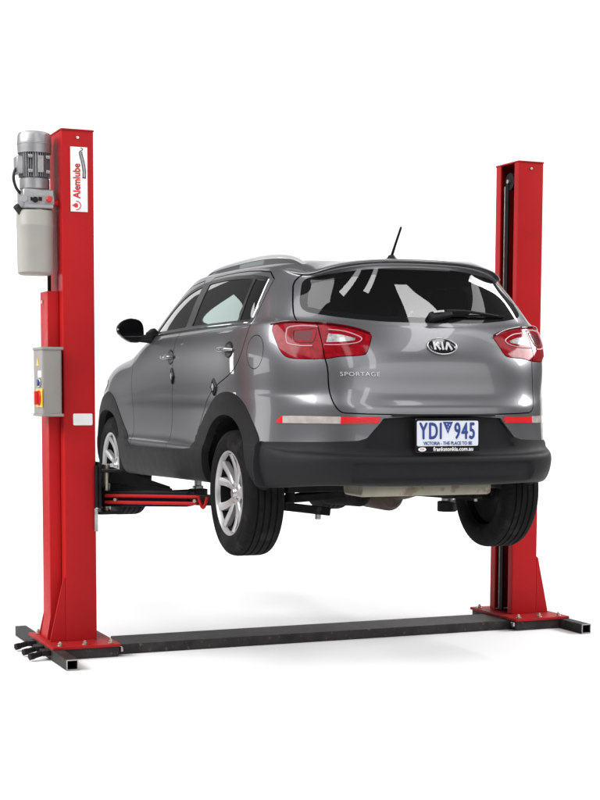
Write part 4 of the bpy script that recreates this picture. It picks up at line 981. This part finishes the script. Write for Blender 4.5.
def ribbon(P, w, d, name, m):
    mb = MB(); V = []
    for i, p in enumerate(P):
        a = Vector(P[max(i-1, 0)]); b = Vector(P[min(i+1, len(P)-1)]); t = (b-a).normalized(); nn = Vector((-t.y, t.x))*w/2
        V += [(p[0]-nn.x, -d, p[1]-nn.y), (p[0]+nn.x, -d, p[1]+nn.y)]
    mb.add(V, [(2*i, 2*i+1, 2*i+3, 2*i+2) for i in range(len(P)-1)]); return mb.build(name, m, st, flat=True)
hp = [(a-.004, b) for a, b in hp]
ribbon(hp, .021, .0027, 'hose_drawing', M['black_ink']); ribbon(hp[2:-2], .012, .0031, 'hose_highlight', M['dull_plate'])
ribbon([(-1.536, sz0+.352), (-1.520, sz0+.360), (-1.516, sz0+.366), (-1.530, sz0+.372)], .005, .0027, 'hose_drawing', M['black_ink'])
MB().prism(round_poly([(-1.588, 1.382), (-1.470, 1.382), (-1.470, 1.452), (-1.588, 1.452)], .008), -.0022, -.0004, lambda a, b, h: (a, h, b)).build('blank_label', M['white_ink'], c, flat=True)
for zz in (.86, 2.0, 2.6): MB().cyl((x(.012), .001, zz), (x(.012), -.003, zz), .005, n=8).build('rivet', M['red_dull'], c)
MB().cyl((x(.14), .001, .14), (x(.14), -.003, .14), .006, n=8).build('rivet', M['red_dull'], c)

# ---------------------------------------------------------------- floor, backdrop and lamps
# a white paper sweep in line with the view, lying on a dark workshop floor
YC = .3959
ax, ay = math.sin(YC), math.cos(YC)
def at(s, o, z): return (-3.8812+ax*s+ay*o, -8.1459+ay*s-ax*o, z)
D1 = 15.5; HWID = 3.8
prof = [(2.2, 0.0), (5.0, 0), (8.0, 0), (D1-2.5, 0)]+[(D1-2.5+2.5*math.sin(t), 2.5-2.5*math.cos(t)) for t in np.linspace(.1, PI/2, 14)]+[(D1, 6.6)]
V = []
for s_, z_ in prof: V += [at(s_, -HWID, z_), at(s_, HWID+.9, z_)]
F = [(2*i, 2*i+1, 2*i+3, 2*i+2) for i in range(len(prof)-1)]
tag(raw_mesh('floor', V, F, M['floor'], sharp=60), kind='structure')
tag(raw_mesh('ground', [(-40, -40, -.006), (40, -40, -.006), (40, 40, -.006), (-40, 40, -.006)], [(0, 1, 2, 3)], M['ground'], flat=True), kind='structure')
def area(name, loc, target, sx, sy, power, col=(1, 1, 1), spread=180):
    l = bpy.data.lights.new(name, 'AREA'); l.shape = 'RECTANGLE'; l.size = sx; l.size_y = sy; l.energy = power; l.color = col; l.spread = R(spread)
    o = link(bpy.data.objects.new(name, l)); o.location = loc
    o.rotation_euler = (Vector(target)-Vector(loc)).to_track_quat('-Z', 'Y').to_euler(); return o
# skylights, plus unseen lamps added to fill shade, give reflections and whiten the backdrop
area('overhead_fill', (-6.0, -2.5, 8.0), (-2.0, 0, 0), 5, 8, 440)  # added overhead fill for the floor and the column fronts
area('skylight_strip', (3.0, -2.2, 8.0), (3.0, -2.2, 0), .8, 9, 160)
area('skylight_strip', (8.6, -3.0, 8.0), (4.0, -1.5, 0), 1.6, 9, 110)
area('skylight_strip', (-1.9, -6.5, 7.5), (-1.0, 0, .8), .7, 7, 110)
area('skylight_strip', (.4, -8.5, 7.5), (0, 0, .8), .7, 7, 110)
area('camera_side_fill', (3.5, -14.5, 5.0), (0, 0, 1.4), 13, 5, 400)  # unseen fill, added to lift the tailgate and other camera-facing faces
area('side_fill_bank', (11.0, -.5, 7.0), (0, .9, .2), 9, 3.4, 1500)  # added on the right to fill the shade under the car
area('side_fill_bank', (-11.0, 1.5, 7.6), (0, .9, .2), 10, 4.5, 1500)  # same added fill from the left
area('reflection_lamp', (-9.5, 9.5, 2.0), (-.9, 0, 1.5), 8, 1.5, 150)  # no window here: lamp added for a bright band on the doors
area('reflection_lamp', (-5.6, 9.6, 2.1), (-.9, 0, 1.5), 1.1, 1.3, 50)  # smaller added lamp, gives a sharper reflection in the door paint
area('reflection_lamp', (-2.75, 9.3, 4.75), (-.9, 0, 1.9), .75, .8, 3.2, (.82, 1, .95))  # added for a pale patch reflected in the side glass
area('reflection_lamp', (-3.6, 9.0, 4.1), (-.9, 0, 1.9), .5, .5, 2.6)  # second small lamp added for the side glass reflections
area('reflection_lamp', (-4.7, 8.9, 5.6), (-.9, 0, 1.4), 1.5, .8, 9)  # added lamp, meant to put a highlight on the sill crease
area('backdrop_lamp', at(12.2, 0, 7.6), at(15.5, 0, 2.6), 8, 1.2, 70)  # unseen lamp, added to turn the backdrop white

w = bpy.data.worlds.new('World'); scene.world = w; w.use_nodes = True
w.node_tree.nodes['Background'].inputs[0].default_value = (1, 1, 1, 1); w.node_tree.nodes['Background'].inputs[1].default_value = .14
scene.view_settings.view_transform = 'Standard'; scene.view_settings.look = 'None'; scene.view_settings.exposure = 0; scene.view_settings.gamma = 1

cam = bpy.data.cameras.new('camera'); co = link(bpy.data.objects.new('camera', cam)); scene.camera = co
cam.sensor_fit = 'VERTICAL'; cam.sensor_height = 36; cam.sensor_width = 27; cam.lens = 1534.396/800*36; cam.shift_y = (524.02-400)/800
cam.clip_start = .1; cam.clip_end = 500
co.matrix_world = Matrix.Translation((-3.8812, -8.1459, 1.60)) @ Matrix.Rotation(-.3959, 4, 'Z') @ Matrix.Rotation(PI/2-.0873, 4, 'X') @ Matrix.Rotation(.0043, 4, 'Z')
scene.cycles.max_bounces = 10; scene.cycles.transparent_max_bounces = 16; scene.cycles.caustics_reflective = False; scene.cycles.caustics_refractive = False
scene.cycles.use_denoising = True
